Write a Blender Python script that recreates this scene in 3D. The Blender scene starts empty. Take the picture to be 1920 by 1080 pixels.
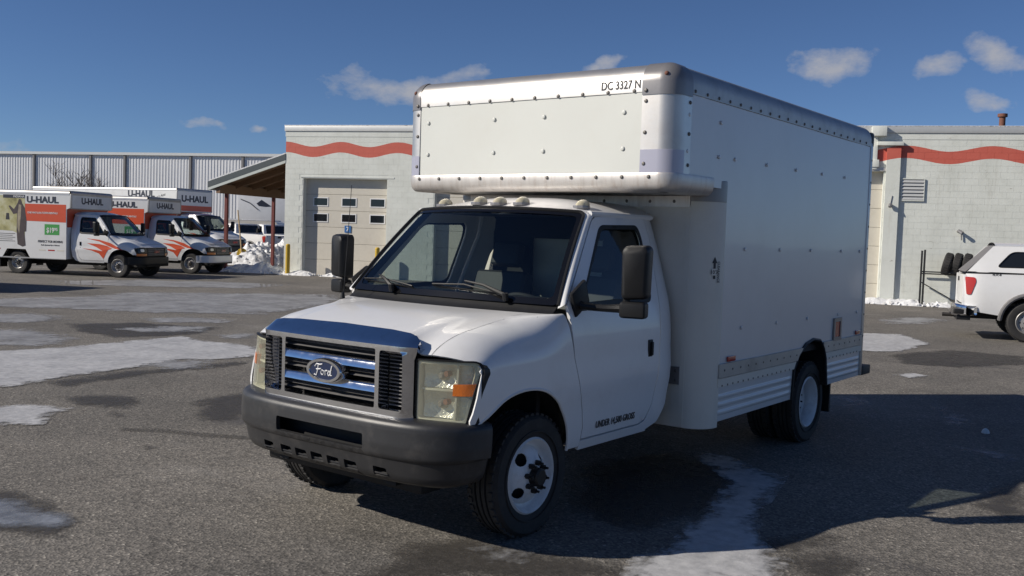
import bpy, bmesh, math, random
from math import sin, cos, pi, radians, sqrt, atan2, asin, acos
from mathutils import Vector, Matrix, noise
from mathutils.geometry import delaunay_2d_cdt

random.seed(7)
scene = bpy.context.scene
col = scene.collection

# ------------------------------------------------------------------ camera
CAM = Vector((4.703, 4.2773, 1.8055)); YAW, PITCH, ROLL, FPX = 3.787, -0.0551, 0.0333, 1828.05
FW = Vector((cos(YAW)*cos(PITCH), sin(YAW)*cos(PITCH), sin(PITCH)))
RI = Vector((sin(YAW), -cos(YAW), 0)); UP = RI.cross(FW)
RI, UP = cos(ROLL)*RI+sin(ROLL)*UP, -sin(ROLL)*RI+cos(ROLL)*UP
cd = bpy.data.cameras.new('camera'); cam = bpy.data.objects.new('camera', cd); col.objects.link(cam)
cam.matrix_world = Matrix(((RI.x, UP.x, -FW.x, CAM.x), (RI.y, UP.y, -FW.y, CAM.y), (RI.z, UP.z, -FW.z, CAM.z), (0, 0, 0, 1)))
cd.sensor_width = 36; cd.lens = 36*FPX/1920; cd.clip_end = 3000; cd.clip_start = .05
scene.camera = cam

def ray(px, py): return FW+RI*((px-960)/FPX)-UP*((py-540)/FPX)
def G(px, py, z=0.0):                      # where a sight line meets the ground
    r = ray(px, py); return CAM+r*((z-CAM.z)/r.z)
def D(px, py, d): return CAM+ray(px, py)*d

# ------------------------------------------------------------------ sky, sun, exposure
SUN_AZ, SUN_EL = radians(42), radians(31)   # the sun stands ahead of the truck and to its right
SUN = Vector((cos(SUN_AZ)*cos(SUN_EL), -sin(SUN_AZ)*cos(SUN_EL), sin(SUN_EL)))
world = bpy.data.worlds.new('World'); scene.world = world; world.use_nodes = True
wn, wl = world.node_tree.nodes, world.node_tree.links
wn.clear()
def wnode(t, **k):
    n = wn.new(t)
    for a, b in k.items(): setattr(n, a, b)
    return n
sky = wnode('ShaderNodeTexSky', sky_type='NISHITA', sun_disc=False)
sky.sun_elevation = SUN_EL; sky.sun_rotation = atan2(SUN.x, SUN.y); sky.altitude = 1200
sky.air_density = .8; sky.dust_density = .0; sky.ozone_density = 2.2
geo = wnode('ShaderNodeTexCoord')
def wmath(op, a, b=None, clamp=False):
    n = wnode('ShaderNodeMath', operation=op); n.use_clamp = clamp
    for i, v in enumerate((a, b)):
        if v is None: continue
        if isinstance(v, (int, float)): n.inputs[i].default_value = v
        else: wl.new(v, n.inputs[i])
    return n.outputs[0]
nz = wnode('ShaderNodeTexNoise'); nz.inputs['Scale'].default_value = 34; nz.inputs['Detail'].default_value = 9; nz.inputs['Roughness'].default_value = .62
mp = wnode('ShaderNodeMapping'); mp.inputs['Scale'].default_value = (1, 1, 1.9)
wl.new(geo.outputs['Generated'], mp.inputs[0]); wl.new(mp.outputs[0], nz.inputs['Vector'])
clouds = [  # small cumulus: (direction pixel), half width, half height in radians, strength
 (770, 166, .098, .020, 1.0), (690, 168, .045, .020, .7), (860, 150, .04, .012, .7), (1558, 118, .043, .022, 1.0), (1762, 122, .038, .017, 1.0), (1880, 98, .036, .018, .9),
 (1860, 192, .027, .011, .8), (1135, 120, .020, .010, .9), (365, 233, .028, .0065, .75), (470, 240, .018, .006, .75),
 (2150, 60, .09, .03, 1.0), (2400, 170, .07, .02, .9), (-300, 120, .09, .025, .9), (-600, 250, .08, .02, .8), (20, 272, .03, .012, .35),
 (-1400, -300, .12, .04, .9), (3300, -200, .14, .05, 1.0), (900, -900, .1, .04, .8)]
wz = wnode('ShaderNodeTexNoise'); wz.inputs['Scale'].default_value = 11; wz.inputs['Detail'].default_value = 5; wz.inputs['Roughness'].default_value = .55
wl.new(geo.outputs['Generated'], wz.inputs['Vector'])
wc_ = wnode('ShaderNodeVectorMath', operation='SUBTRACT'); wl.new(wz.outputs['Color'], wc_.inputs[0]); wc_.inputs[1].default_value = (.5, .5, .5)
ws_ = wnode('ShaderNodeVectorMath', operation='MULTIPLY'); wl.new(wc_.outputs[0], ws_.inputs[0]); ws_.inputs[1].default_value = (.10, .10, .055)
wv_ = wnode('ShaderNodeVectorMath', operation='ADD'); wl.new(geo.outputs['Generated'], wv_.inputs[0]); wl.new(ws_.outputs[0], wv_.inputs[1])
tot = None
zup = Vector((0, 0, 1))
for px, py, hw, hh, st in clouds:
    d = ray(px, py).normalized(); hx = d.cross(zup).normalized(); vx = hx.cross(d).normalized()
    a = wnode('ShaderNodeVectorMath', operation='DOT_PRODUCT'); a.inputs[1].default_value = hx/hw
    b = wnode('ShaderNodeVectorMath', operation='DOT_PRODUCT'); b.inputs[1].default_value = vx/hh
    c = wnode('ShaderNodeVectorMath', operation='DOT_PRODUCT'); c.inputs[1].default_value = d
    for q in (a, b, c): wl.new(wv_.outputs[0], q.inputs[0])
    # centre the height so that the base is flatter than the top
    bb = wmath('SUBTRACT', b.outputs['Value'], d.dot(vx)/hh)
    aa = wmath('SUBTRACT', a.outputs['Value'], d.dot(hx)/hw)
    r2 = wmath('ADD', wmath('POWER', wmath('ABSOLUTE', aa), 2.0), wmath('POWER', wmath('ABSOLUTE', bb), 2.0))
    m = wmath('MULTIPLY', wmath('SUBTRACT', 1.0, r2, True), st)
    m = wmath('MULTIPLY', m, wmath('GREATER_THAN', c.outputs['Value'], .5))
    tot = m if tot is None else wmath('MAXIMUM', tot, m)
dens = wmath('SUBTRACT', wmath('ADD', wmath('MULTIPLY', tot, .62), nz.outputs['Fac']), .66)
mask = wmath('MULTIPLY', wmath('MULTIPLY', dens, 2.0, True), wmath('GREATER_THAN', tot, .001))
mask = wmath('MULTIPLY', mask, .80)
mixc = wnode('ShaderNodeMix', data_type='RGBA'); wl.new(mask, mixc.inputs[0]); 
bright = wnode('ShaderNodeMix', data_type='RGBA'); bright.inputs[0].default_value = 1; bright.blend_type = 'MULTIPLY'
wl.new(sky.outputs[0], bright.inputs[6]); bright.inputs[7].default_value = (.78, .95, 1.22, 1)
wl.new(bright.outputs[2], mixc.inputs[6]); mixc.inputs[7].default_value = (7.0, 7.0, 7.4, 1)
bg = wnode('ShaderNodeBackground'); bg.inputs['Strength'].default_value = .060
wl.new(mixc.outputs[2], bg.inputs[0])
wo = wnode('ShaderNodeOutputWorld'); wl.new(bg.outputs[0], wo.inputs[0])
sd = bpy.data.lights.new('sun', 'SUN'); sd.energy = 5.0; sd.angle = radians(.53); sd.color = (1, .93, .82)
sun = bpy.data.objects.new('sun', sd); col.objects.link(sun); sun.location = (0, 0, 30)
sun.rotation_euler = (-SUN).to_track_quat('-Z', 'Y').to_euler()
scene.view_settings.view_transform = 'Standard'; scene.view_settings.look = 'None'
scene.view_settings.exposure = 0.0; scene.view_settings.gamma = 1
try: scene.cycles.max_bounces = 8; scene.cycles.transparent_max_bounces = 12
except Exception: pass

# ------------------------------------------------------------------ helpers
def clamp(t, a=0., b=1.): return max(a, min(b, t))
def lerp(a, b, t): return a+(b-a)*t
def smooth(a, b, x):
    t = clamp((x-a)/(b-a)); return t*t*(3-2*t)
def interp(tab, x):
    if x <= tab[0][0]: return tab[0][1]
    for (x0, y0), (x1, y1) in zip(tab, tab[1:]):
        if x <= x1: return y0+(y1-y0)*(x-x0)/(x1-x0)
    return tab[-1][1]

def link(name, mesh, mat=None, parent=None):
    o = bpy.data.objects.new(name, mesh); col.objects.link(o)
    if mat and not mesh.materials: mesh.materials.append(mat)
    if parent: o.parent = parent
    return o
def finish(me, ang=35):
    for p in me.polygons: p.use_smooth = True
    me.set_sharp_from_angle(angle=radians(ang))
def mesh_obj(name, vs, fs, mat, parent=None, ang=35, fixn=False):
    me = bpy.data.meshes.new(name); me.from_pydata([tuple(v) for v in vs], [], fs); me.update()
    if fixn:
        bm = bmesh.new(); bm.from_mesh(me); bmesh.ops.remove_doubles(bm, verts=bm.verts, dist=1e-5)
        bmesh.ops.recalc_face_normals(bm, faces=bm.faces); bm.to_mesh(me); bm.free()
    finish(me, ang); return link(name, me, mat, parent)
def thing(name, label, cat, loc=(0, 0, 0), rotz=0, group=None, kind=None):
    o = bpy.data.objects.new(name, None); col.objects.link(o); o.location = loc; o.rotation_euler = (0, 0, rotz); o.empty_display_size = .3
    return tag(o, label, cat, group, kind)
def tag(o, label=None, cat=None, group=None, kind=None):
    for k, v in (('label', label), ('category', cat), ('group', group), ('kind', kind)):
        if v: o[k] = v
    return o
def sub(name, parent, loc=(0, 0, 0)):
    o = bpy.data.objects.new(name, None); col.objects.link(o); o.location = loc; o.parent = parent; o.empty_display_size = .2; return o
def copy_tree(o, parent=None):
    c = o.copy(); col.objects.link(c); c.parent = parent
    for ch in list(o.children): copy_tree(ch, c)
    return c

class MB:
    def __init__(s): s.v = []; s.f = []
    def add(s, vs, fs):
        b = len(s.v); s.v += [Vector(v) for v in vs]; s.f += [tuple(i+b for i in f) for f in fs]; return s
    def box(s, x0, x1, y0, y1, z0, z1):
        vs = [(x, y, z) for x in (x0, x1) for y in (y0, y1) for z in (z0, z1)]
        return s.add(vs, [(0, 1, 3, 2), (4, 6, 7, 5), (0, 4, 5, 1), (2, 3, 7, 6), (0, 2, 6, 4), (1, 5, 7, 3)])
    def obox(s, c, ax, ay, az):          # oriented: centre and three half vectors
        c, ax, ay, az = map(Vector, (c, ax, ay, az))
        vs = [c+i*ax+j*ay+k*az for i in (-1, 1) for j in (-1, 1) for k in (-1, 1)]
        return s.add(vs, [(0, 1, 3, 2), (4, 6, 7, 5), (0, 4, 5, 1), (2, 3, 7, 6), (0, 2, 6, 4), (1, 5, 7, 3)])
    def prism(s, poly, fn, a, b):        # poly in 2D, fn(u,v,w) -> 3D
        n = len(poly)
        vs = [fn(u, v, a) for u, v in poly]+[fn(u, v, b) for u, v in poly]
        fs = [tuple(range(n))[::-1], tuple(range(n, 2*n))]+[(i, (i+1) % n, (i+1) % n+n, i+n) for i in range(n)]
        return s.add(vs, fs)
    def tube(s, pts, r, n=8, cap=True):
        pts = [Vector(p) for p in pts]; rs = r if isinstance(r, (list, tuple)) else [r]*len(pts)
        rings = []; prev = None
        for i, p in enumerate(pts):
            t = (pts[min(i+1, len(pts)-1)]-pts[max(i-1, 0)]).normalized()
            if prev is None:
                a = Vector((0, 0, 1)) if abs(t.z) < .9 else Vector((1, 0, 0)); u = t.cross(a).normalized()
            else: u = (prev-t*prev.dot(t)).normalized()
            prev = u; w = t.cross(u)
            rings.append([p+(u*cos(2*pi*k/n)+w*sin(2*pi*k/n))*rs[i] for k in range(n)])
        vs = [v for R in rings for v in R]; fs = []
        for i in range(len(pts)-1):
            for k in range(n): fs.append((i*n+k, i*n+(k+1) % n, (i+1)*n+(k+1) % n, (i+1)*n+k))
        if cap: fs += [tuple(range(n))[::-1], tuple(range((len(pts)-1)*n, len(pts)*n))]
        return s.add(vs, fs)
    def lathe(s, prof, n=32, fn=lambda r, a, h: (r*cos(a), h, r*sin(a)), closed=False):   # prof: (radius, height)
        m = len(prof); vs = [fn(r, 2*pi*k/n, h) for k in range(n) for r, h in prof]; fs = []
        for k in range(n):
            for i in range(m if closed else m-1):
                j = (i+1) % m; k2 = (k+1) % n
                fs.append((k*m+i, k*m+j, k2*m+j, k2*m+i))
        return s.add(vs, fs)
    def dome(s, c, ax, ay, az, n=8, m=3):  # half ellipsoid, az the height vector
        c, ax, ay, az = map(Vector, (c, ax, ay, az)); vs = []; fs = []
        for i in range(m):
            t = i/m*pi/2
            for k in range(n):
                a = 2*pi*k/n; vs.append(c+(ax*cos(a)+ay*sin(a))*cos(t)+az*sin(t))
        vs.append(c+az)
        for i in range(m-1):
            for k in range(n): fs.append((i*n+k, i*n+(k+1) % n, (i+1)*n+(k+1) % n, (i+1)*n+k))
        for k in range(n): fs.append(((m-1)*n+k, (m-1)*n+(k+1) % n, m*n))
        return s.add(vs, fs)
    def build(s, name, mat, parent=None, bevel=0, ang=35, seg=2, fix=True):
        me = bpy.data.meshes.new(name); me.from_pydata([tuple(v) for v in s.v], [], s.f); me.update()
        bm = bmesh.new(); bm.from_mesh(me)
        if fix: bmesh.ops.remove_doubles(bm, verts=bm.verts, dist=1e-6); bmesh.ops.recalc_face_normals(bm, faces=bm.faces)
        if bevel:
            ed = [e for e in bm.edges if len(e.link_faces) == 2 and e.calc_face_angle(0) > radians(25)]
            bmesh.ops.bevel(bm, geom=ed, offset=bevel, segments=seg, affect='EDGES', profile=.6, clamp_overlap=True)
        bm.to_mesh(me); bm.free(); finish(me, ang)
        return link(name, me, mat, parent)

def dens_poly(poly, step, close=True):
    out = []; n = len(poly)
    for i in range(n if close else n-1):
        a = poly[i]; b = poly[(i+1) % n]; L = math.hypot(b[0]-a[0], b[1]-a[1]); k = max(1, int(math.ceil(L/step)))
        for j in range(k): out.append((lerp(a[0], b[0], j/k), lerp(a[1], b[1], j/k)))
    if not close: out.append(tuple(poly[-1]))
    return out
def fillet(poly, r, seg=5):
    out = []; n = len(poly); rr = r if isinstance(r, (list, tuple)) else [r]*n
    for i in range(n):
        p = Vector(poly[i]); a = Vector(poly[i-1])-p; b = Vector(poly[(i+1) % n])-p
        q = min(rr[i], a.length*.48, b.length*.48)
        if q < 1e-5: out.append(tuple(p)); continue
        p0 = p+a.normalized()*q; p1 = p+b.normalized()*q
        for k in range(seg+1):
            t = k/seg; out.append(tuple(p0*(1-t)**2+p*2*t*(1-t)+p1*t*t))
    return out
def inside(pt, poly):
    x, y = pt; c = False; j = len(poly)-1
    for i in range(len(poly)):
        xi, yi = poly[i]; xj, yj = poly[j]
        if (yi > y) != (yj > y) and x < (xj-xi)*(y-yi)/(yj-yi)+xi: c = not c
        j = i
    return c
def seg_dist(p, a, b):
    ax, ay = b[0]-a[0], b[1]-a[1]; L = ax*ax+ay*ay
    t = 0 if L == 0 else clamp(((p[0]-a[0])*ax+(p[1]-a[1])*ay)/L)
    return math.hypot(p[0]-a[0]-t*ax, p[1]-a[1]-t*ay)
def tri2d(outline, holes, step, sv=None):
    sv = sv or step
    ps = []; es = []; loops = [outline]+list(holes)
    for L in loops:
        b = len(ps); ps += [Vector(p) for p in L]; es += [(b+i, b+(i+1) % len(L)) for i in range(len(L))]
    nb = len(ps)
    x0 = min(p[0] for p in outline); x1 = max(p[0] for p in outline); y0 = min(p[1] for p in outline); y1 = max(p[1] for p in outline)
    nx = max(1, int((x1-x0)/step)); ny = max(1, int((y1-y0)/sv))
    for i in range(1, nx):
        for j in range(1, ny):
            p = (x0+(x1-x0)*i/nx, y0+(y1-y0)*j/ny)
            if not inside(p, outline) or any(inside(p, h) for h in holes): continue
            if all(seg_dist((p[0]/step, p[1]/sv), (L[k][0]/step, L[k][1]/sv), (L[(k+1) % len(L)][0]/step, L[(k+1) % len(L)][1]/sv)) > .35 for L in loops for k in range(len(L))): ps.append(Vector(p))
    r = delaunay_2d_cdt(ps, es, [], 0, 1e-7)
    vs = [tuple(v) for v in r[0]]; fs = []
    for f in r[2]:
        c = (sum(vs[i][0] for i in f)/len(f), sum(vs[i][1] for i in f)/len(f))
        if inside(c, outline) and not any(inside(c, h) for h in holes): fs.append(tuple(f))
    return vs, fs
def patch(name, outline, fn, mat, parent=None, holes=(), step=.06, th=.006, out=(0, 1, 0), mirror=False, sv=None, dstep=None, ang=50):
    """trimmed sheet: outline and holes in (u,v), fn maps to 3D; given thickness th inwards"""
    ds = dstep or step
    O = dens_poly(outline, ds); Hs = [dens_poly(h, ds) for h in holes]
    v2, fs = tri2d(O, Hs, step, sv); e = 1e-3; out = Vector(out)
    P = []; N = []
    for u, v in v2:
        p = Vector(fn(u, v)); n = (Vector(fn(u+e, v))-Vector(fn(u-e, v))).cross(Vector(fn(u, v+e))-Vector(fn(u, v-e)))
        if n.length < 1e-12: n = out.copy()
        n.normalize(); P.append(p); N.append(n)
    flip = sum(n.dot(out) for n in N) < 0
    if flip: N = [-n for n in N]
    F = []
    for f in fs:
        a, b, c = (P[f[i]] for i in range(3)); m = (b-a).cross(c-a)
        F.append(f if m.dot(N[f[0]]) > 0 else f[::-1])
    nv = len(P); vs = list(P); faces = list(F)
    if th:
        vs += [p-n*th for p, n in zip(P, N)]; faces += [tuple(i+nv for i in f[::-1]) for f in F]
        cnt = {}
        for f in F:
            for i in range(len(f)): cnt[(f[i], f[(i+1) % len(f)])] = 1
        for (a, b) in list(cnt):
            if (b, a) not in cnt:
                k = len(vs); vs += [vs[a], vs[b], vs[b+nv], vs[a+nv]]; faces.append((k+1, k, k+3, k+2))
    res = []
    for s in ((1, -1) if mirror else (1,)):
        V = [(p[0], p[1]*s, p[2]) for p in vs]; FF = faces if s == 1 else [f[::-1] for f in faces]
        me = bpy.data.meshes.new(name); me.from_pydata(V, [], FF); me.update(); finish(me, ang); res.append(link(name, me, mat, parent))
    return res if mirror else res[0]
def grid(name, nu, nv, fn, mat, parent=None, closeu=False, ang=50, th=0):
    vs = [fn(i/nu, j/nv) for i in range(nu+1) for j in range(nv+1)]
    fs = [(i*(nv+1)+j, (i+1)*(nv+1)+j, (i+1)*(nv+1)+j+1, i*(nv+1)+j+1) for i in range(nu) for j in range(nv)]
    return mesh_obj(name, vs, fs, mat, parent, ang)
TXT = {}
def text(body, size, mat, parent, o, right, up, name='lettering', ext=.0015, fat=0., shear=0., wide=1., center=True):
    key = (body, round(fat, 4), shear)
    if key not in TXT:
        cu = bpy.data.curves.new('t', 'FONT'); cu.body = body; cu.size = 1; cu.shear = shear; cu.offset = fat; cu.extrude = .01; cu.resolution_u = 3
        ob = bpy.data.objects.new('t', cu); col.objects.link(ob)
        me = bpy.data.meshes.new_from_object(ob.evaluated_get(bpy.context.evaluated_depsgraph_get()))
        TXT[key] = ([tuple(v.co) for v in me.vertices], [tuple(p.vertices) for p in me.polygons])
        bpy.data.objects.remove(ob); bpy.data.meshes.remove(me)
    vs, fs = TXT[key]
    x0 = min(v[0] for v in vs); x1 = max(v[0] for v in vs); y0 = min(v[1] for v in vs); y1 = max(v[1] for v in vs)
    cx, cy = ((x0+x1)/2, (y0+y1)/2) if center else (x0, y0)
    k = size/(y1-y0); o = Vector(o); right = Vector(right).normalized(); up = Vector(up).normalized(); n = right.cross(up)
    P = [o+right*((v[0]-cx)*k*wide)+up*((v[1]-cy)*k)+n*(v[2]/.01*ext) for v in vs]
    me = bpy.data.meshes.new(name); me.from_pydata([tuple(p) for p in P], [], fs); me.update()
    return link(name, me, mat, parent)

# ------------------------------------------------------------------ materials
def mat(name, color, rough=.5, metal=0., coat=0., vary=.0, vscale=8., bump=0., bscale=60., spec=.5, emit=None, trans=0., dirt=None, dirt_amt=.3, dscale=2.5, rvary=.0, stretch=None):
    m = bpy.data.materials.new(name); m.use_nodes = True; nt = m.node_tree; b = nt.nodes['Principled BSDF']
    b.inputs['Base Color'].default_value = (*color, 1); b.inputs['Roughness'].default_value = rough; b.inputs['Metallic'].default_value = metal
    b.inputs['Coat Weight'].default_value = coat; b.inputs['Coat Roughness'].default_value = .06; b.inputs['Specular IOR Level'].default_value = spec
    b.inputs['Transmission Weight'].default_value = trans
    N = nt.nodes.new; L = nt.links.new
    tc = N('ShaderNodeTexCoord').outputs['Object']
    if stretch:
        q = N('ShaderNodeMapping'); q.inputs['Scale'].default_value = stretch; L(tc, q.inputs[0]); tc = q.outputs[0]
    def nzn(sc, det=6, ro=.6):
        n = N('ShaderNodeTexNoise'); n.inputs['Scale'].default_value = sc; n.inputs['Detail'].default_value = det; n.inputs['Roughness'].default_value = ro
        L(tc, n.inputs['Vector']); return n.outputs['Fac']
    cur = None
    if vary:
        r = N('ShaderNodeMapRange'); r.inputs[1].default_value = .25; r.inputs[2].default_value = .75; r.inputs[3].default_value = 1-vary; r.inputs[4].default_value = 1+vary
        L(nzn(vscale), r.inputs[0]); mx = N('ShaderNodeMix'); mx.data_type = 'RGBA'; mx.blend_type = 'MULTIPLY'; mx.inputs[0].default_value = 1
        mx.inputs[6].default_value = (*color, 1); L(r.outputs[0], mx.inputs[7]); cur = mx.outputs[2]
    if dirt:
        r = N('ShaderNodeMapRange'); r.inputs[1].default_value = .5; r.inputs[2].default_value = .8; r.inputs[3].default_value = 0; r.inputs[4].default_value = dirt_amt
        L(nzn(dscale, 10, .7), r.inputs[0]); mx = N('ShaderNodeMix'); mx.data_type = 'RGBA'; L(r.outputs[0], mx.inputs[0])
        if cur: L(cur, mx.inputs[6])
        else: mx.inputs[6].default_value = (*color, 1)
        mx.inputs[7].default_value = (*dirt, 1); cur = mx.outputs[2]
    if cur: L(cur, b.inputs['Base Color'])
    if rvary:
        r = N('ShaderNodeMapRange'); r.inputs[3].default_value = max(.02, rough-rvary); r.inputs[4].default_value = rough+rvary; L(nzn(vscale*.7), r.inputs[0]); L(r.outputs[0], b.inputs['Roughness'])
    if bump:
        bn = N('ShaderNodeBump'); bn.inputs['Strength'].default_value = bump; bn.inputs['Distance'].default_value = .01; L(nzn(bscale, 4), bn.inputs['Height']); L(bn.outputs[0], b.inputs['Normal'])
    if emit: b.inputs['Emission Color'].default_value = (*emit, 1); b.inputs['Emission Strength'].default_value = 1
    return m
def glass_mat(name, tint, refl=.0, rough=.02):
    m = bpy.data.materials.new(name); m.use_nodes = True; nt = m.node_tree; nt.nodes.clear(); N = nt.nodes.new; L = nt.links.new
    t = N('ShaderNodeBsdfTransparent'); t.inputs[0].default_value = (*tint, 1)
    g = N('ShaderNodeBsdfGlossy'); g.inputs['Roughness'].default_value = rough
    f = N('ShaderNodeLayerWeight'); p = N('ShaderNodeMath'); p.operation = 'POWER'; p.inputs[1].default_value = 4.5; L(f.outputs['Facing'], p.inputs[0])
    a = N('ShaderNodeMath'); a.operation = 'MULTIPLY_ADD'; a.inputs[1].default_value = .92; a.inputs[2].default_value = .045+refl; L(p.outputs[0], a.inputs[0])
    x = N('ShaderNodeMixShader'); L(a.outputs[0], x.inputs[0]); L(t.outputs[0], x.inputs[1]); L(g.outputs[0], x.inputs[2])
    o = N('ShaderNodeOutputMaterial'); L(x.outputs[0], o.inputs[0]); return m
def lens_mat():
    m = glass_mat('hazy_headlight_lens', (.92, .92, .84), .02, .10); nt = m.node_tree; N = nt.nodes.new; L = nt.links.new
    o = [n for n in nt.nodes if n.type == 'OUTPUT_MATERIAL'][0]; src = o.inputs[0].links[0].from_socket
    d = N('ShaderNodeBsdfDiffuse'); d.inputs[0].default_value = (.62, .60, .47, 1); x = N('ShaderNodeMixShader'); x.inputs[0].default_value = .17
    L(src, x.inputs[1]); L(d.outputs[0], x.inputs[2]); L(x.outputs[0], o.inputs[0]); return m
DIRT = (.22, .19, .15)
M = dict(
 white=mat('white_paint', (.74, .735, .73), .32, coat=.45, vary=.025, vscale=3, dirt=DIRT, dirt_amt=.17, dscale=3.0, bump=.01, bscale=4),
 uwhite=mat('rental_white_paint', (.72, .72, .72), .35, coat=.35, vary=.03, vscale=3, dirt=DIRT, dirt_amt=.18, dscale=1.8),
 chrome=mat('chrome', (.66, .67, .70), .10, 1., rvary=.07, vscale=22, dirt=(.3, .28, .25), dirt_amt=.35, dscale=14, bump=.10, bscale=9),
 plastic=mat('black_plastic', (.011, .011, .012), .46, spec=.3, vary=.15, vscale=14, bump=.12, bscale=420, rvary=.06),
 bumper=mat('grey_bumper_plastic', (.026, .026, .028), .42, vary=.14, vscale=9, bump=.10, bscale=380, dirt=(.2, .18, .16), dirt_amt=.22, dscale=6, rvary=.07),
 black=mat('black_recess', (.008, .008, .009), .7),
 rubber=mat('tyre_rubber', (.022, .021, .021), .78, vary=.25, vscale=9, bump=.2, bscale=90, dirt=(.10, .09, .08), dirt_amt=.35, dscale=7),
 rimw=mat('white_wheel_enamel', (.68, .69, .70), .38, vary=.05, vscale=9, dirt=(.20, .17, .14), dirt_amt=.5, dscale=7),
 rims=mat('steel_wheel', (.42, .41, .40), .42, .6, vary=.12, vscale=10, dirt=(.12, .1, .09), dirt_amt=.5, dscale=8),
 iron=mat('oily_iron', (.03, .027, .025), .5, .4, vary=.2),
 chassis=mat('chassis_black', (.014, .013, .013), .75, vary=.2),
 glass=glass_mat('window_glass', (.72, .78, .76), .025),
 sglass=glass_mat('side_window_glass', (.52, .58, .57), .01),
 tglass=mat('dark_tinted_glass', (.012, .014, .016), .05, spec=.6),
 frit=mat('black_glass_border', (.006, .006, .007), .12),
 cabin=mat('dark_cab_trim', (.018, .018, .018), .75, vary=.15, bump=.1, bscale=200),
 seat=mat('grey_seat_vinyl', (.03, .029, .028), .6, vary=.12, bump=.1, bscale=150),
 alu=mat('satin_aluminium', (.58, .56, .535), .40, .80, vary=.08, vscale=5, rvary=.08, dirt=(.34, .30, .26), dirt_amt=.45, dscale=3.5),
 alud=mat('dull_aluminium', (.42, .41, .40), .45, .7, vary=.10, vscale=6, dirt=(.2, .18, .16), dirt_amt=.5, dscale=5),
 rust=mat('stained_aluminium', (.60, .565, .53), .42, .55, vary=.10, vscale=3, dirt=(.30, .21, .15), dirt_amt=.65, dscale=3.2, stretch=(6, 6, 1)),
 cast=mat('grey_corner_casting', (.24, .23, .23), .32, .35, vary=.10, vscale=10),
 panel=mat('white_box_panel', (.60, .61, .572), .42, vary=.02, vscale=1.5, dirt=(.42, .38, .31), dirt_amt=.16, dscale=1.2, bump=.015, bscale=3),
 panels=mat('white_side_panel', (.64, .64, .635), .27, vary=.025, vscale=1.2, dirt=(.4, .37, .32), dirt_amt=.16, dscale=1.1, bump=.02, bscale=2.2, coat=.25),
 beige=mat('off_white_panel', (.66, .63, .56), .45, vary=.03, vscale=2, dirt=(.35, .3, .24), dirt_amt=.25, dscale=1.7),
 decal=mat('lavender_grey_film', (.44, .43, .50), .3, .25),
 rivet=mat('dark_rivets', (.15, .14, .13), .5, .5),
 lens=lens_mat(),
 refl=mat('headlight_reflector', (.74, .74, .68), .22, .45, vary=.15, vscale=30, bump=.5, bscale=55),
 haze=mat('yellowed_plastic', (.60, .60, .52), .3, vary=.1, vscale=20),
 amber=mat('amber_lens', (.62, .15, .01), .25, coat=.5, bump=.3, bscale=120),
 clear=mat('clearance_lens', (.50, .45, .32), .22, coat=.6, vary=.15, vscale=40),
 red=mat('red_reflector', (.42, .03, .02), .25, coat=.5),
 ink=mat('black_print', (.03, .03, .035), .5), navy=mat('navy_print', (.035, .04, .06), .45), whiteink=mat('white_print', (.75, .75, .75), .5),
 orange=mat('orange_red_film', (.62, .085, .03), .4, coat=.2, vary=.04), green=mat('green_film', (.06, .32, .07), .45),
 blue=mat('emblem_blue', (.012, .022, .065), .25, coat=.4), signblue=mat('blue_sign', (.03, .14, .38), .5),
 mirror=mat('mirror_glass', (.5, .5, .52), .03, 1.),
 ured=mat('maroon_post_paint', (.16, .035, .03), .6, vary=.2, vscale=5), yellow=mat('yellow_paint', (.55, .36, .03), .5, vary=.1, dirt=(.2, .15, .08), dirt_amt=.4),
 wood=mat('brown_timber', (.20, .115, .065), .75, vary=.25, vscale=5, stretch=(1, 8, 8)), handle=mat('pale_wood', (.55, .40, .22), .6, vary=.12),
 trim=mat('pale_green_trim', (.55, .58, .54), .55, vary=.05), roofdark=mat('slate_fascia', (.07, .085, .09), .5),
 cap=mat('coping_metal', (.60, .60, .58), .4, .3, vary=.05), doorp=mat('cream_door', (.60, .56, .48), .55, vary=.04, dirt=(.3, .25, .18), dirt_amt=.25, dscale=1.3),
 steel=mat('dark_steel', (.05, .05, .05), .6, .5, vary=.3, vscale=6), rustpipe=mat('rusty_pipe', (.18, .075, .05), .8, vary=.3),
 bark=mat('grey_bark', (.13, .105, .085), .9, vary=.2), dgrey=mat('flare_grey', (.16, .155, .155), .5, vary=.08),
)
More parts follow.
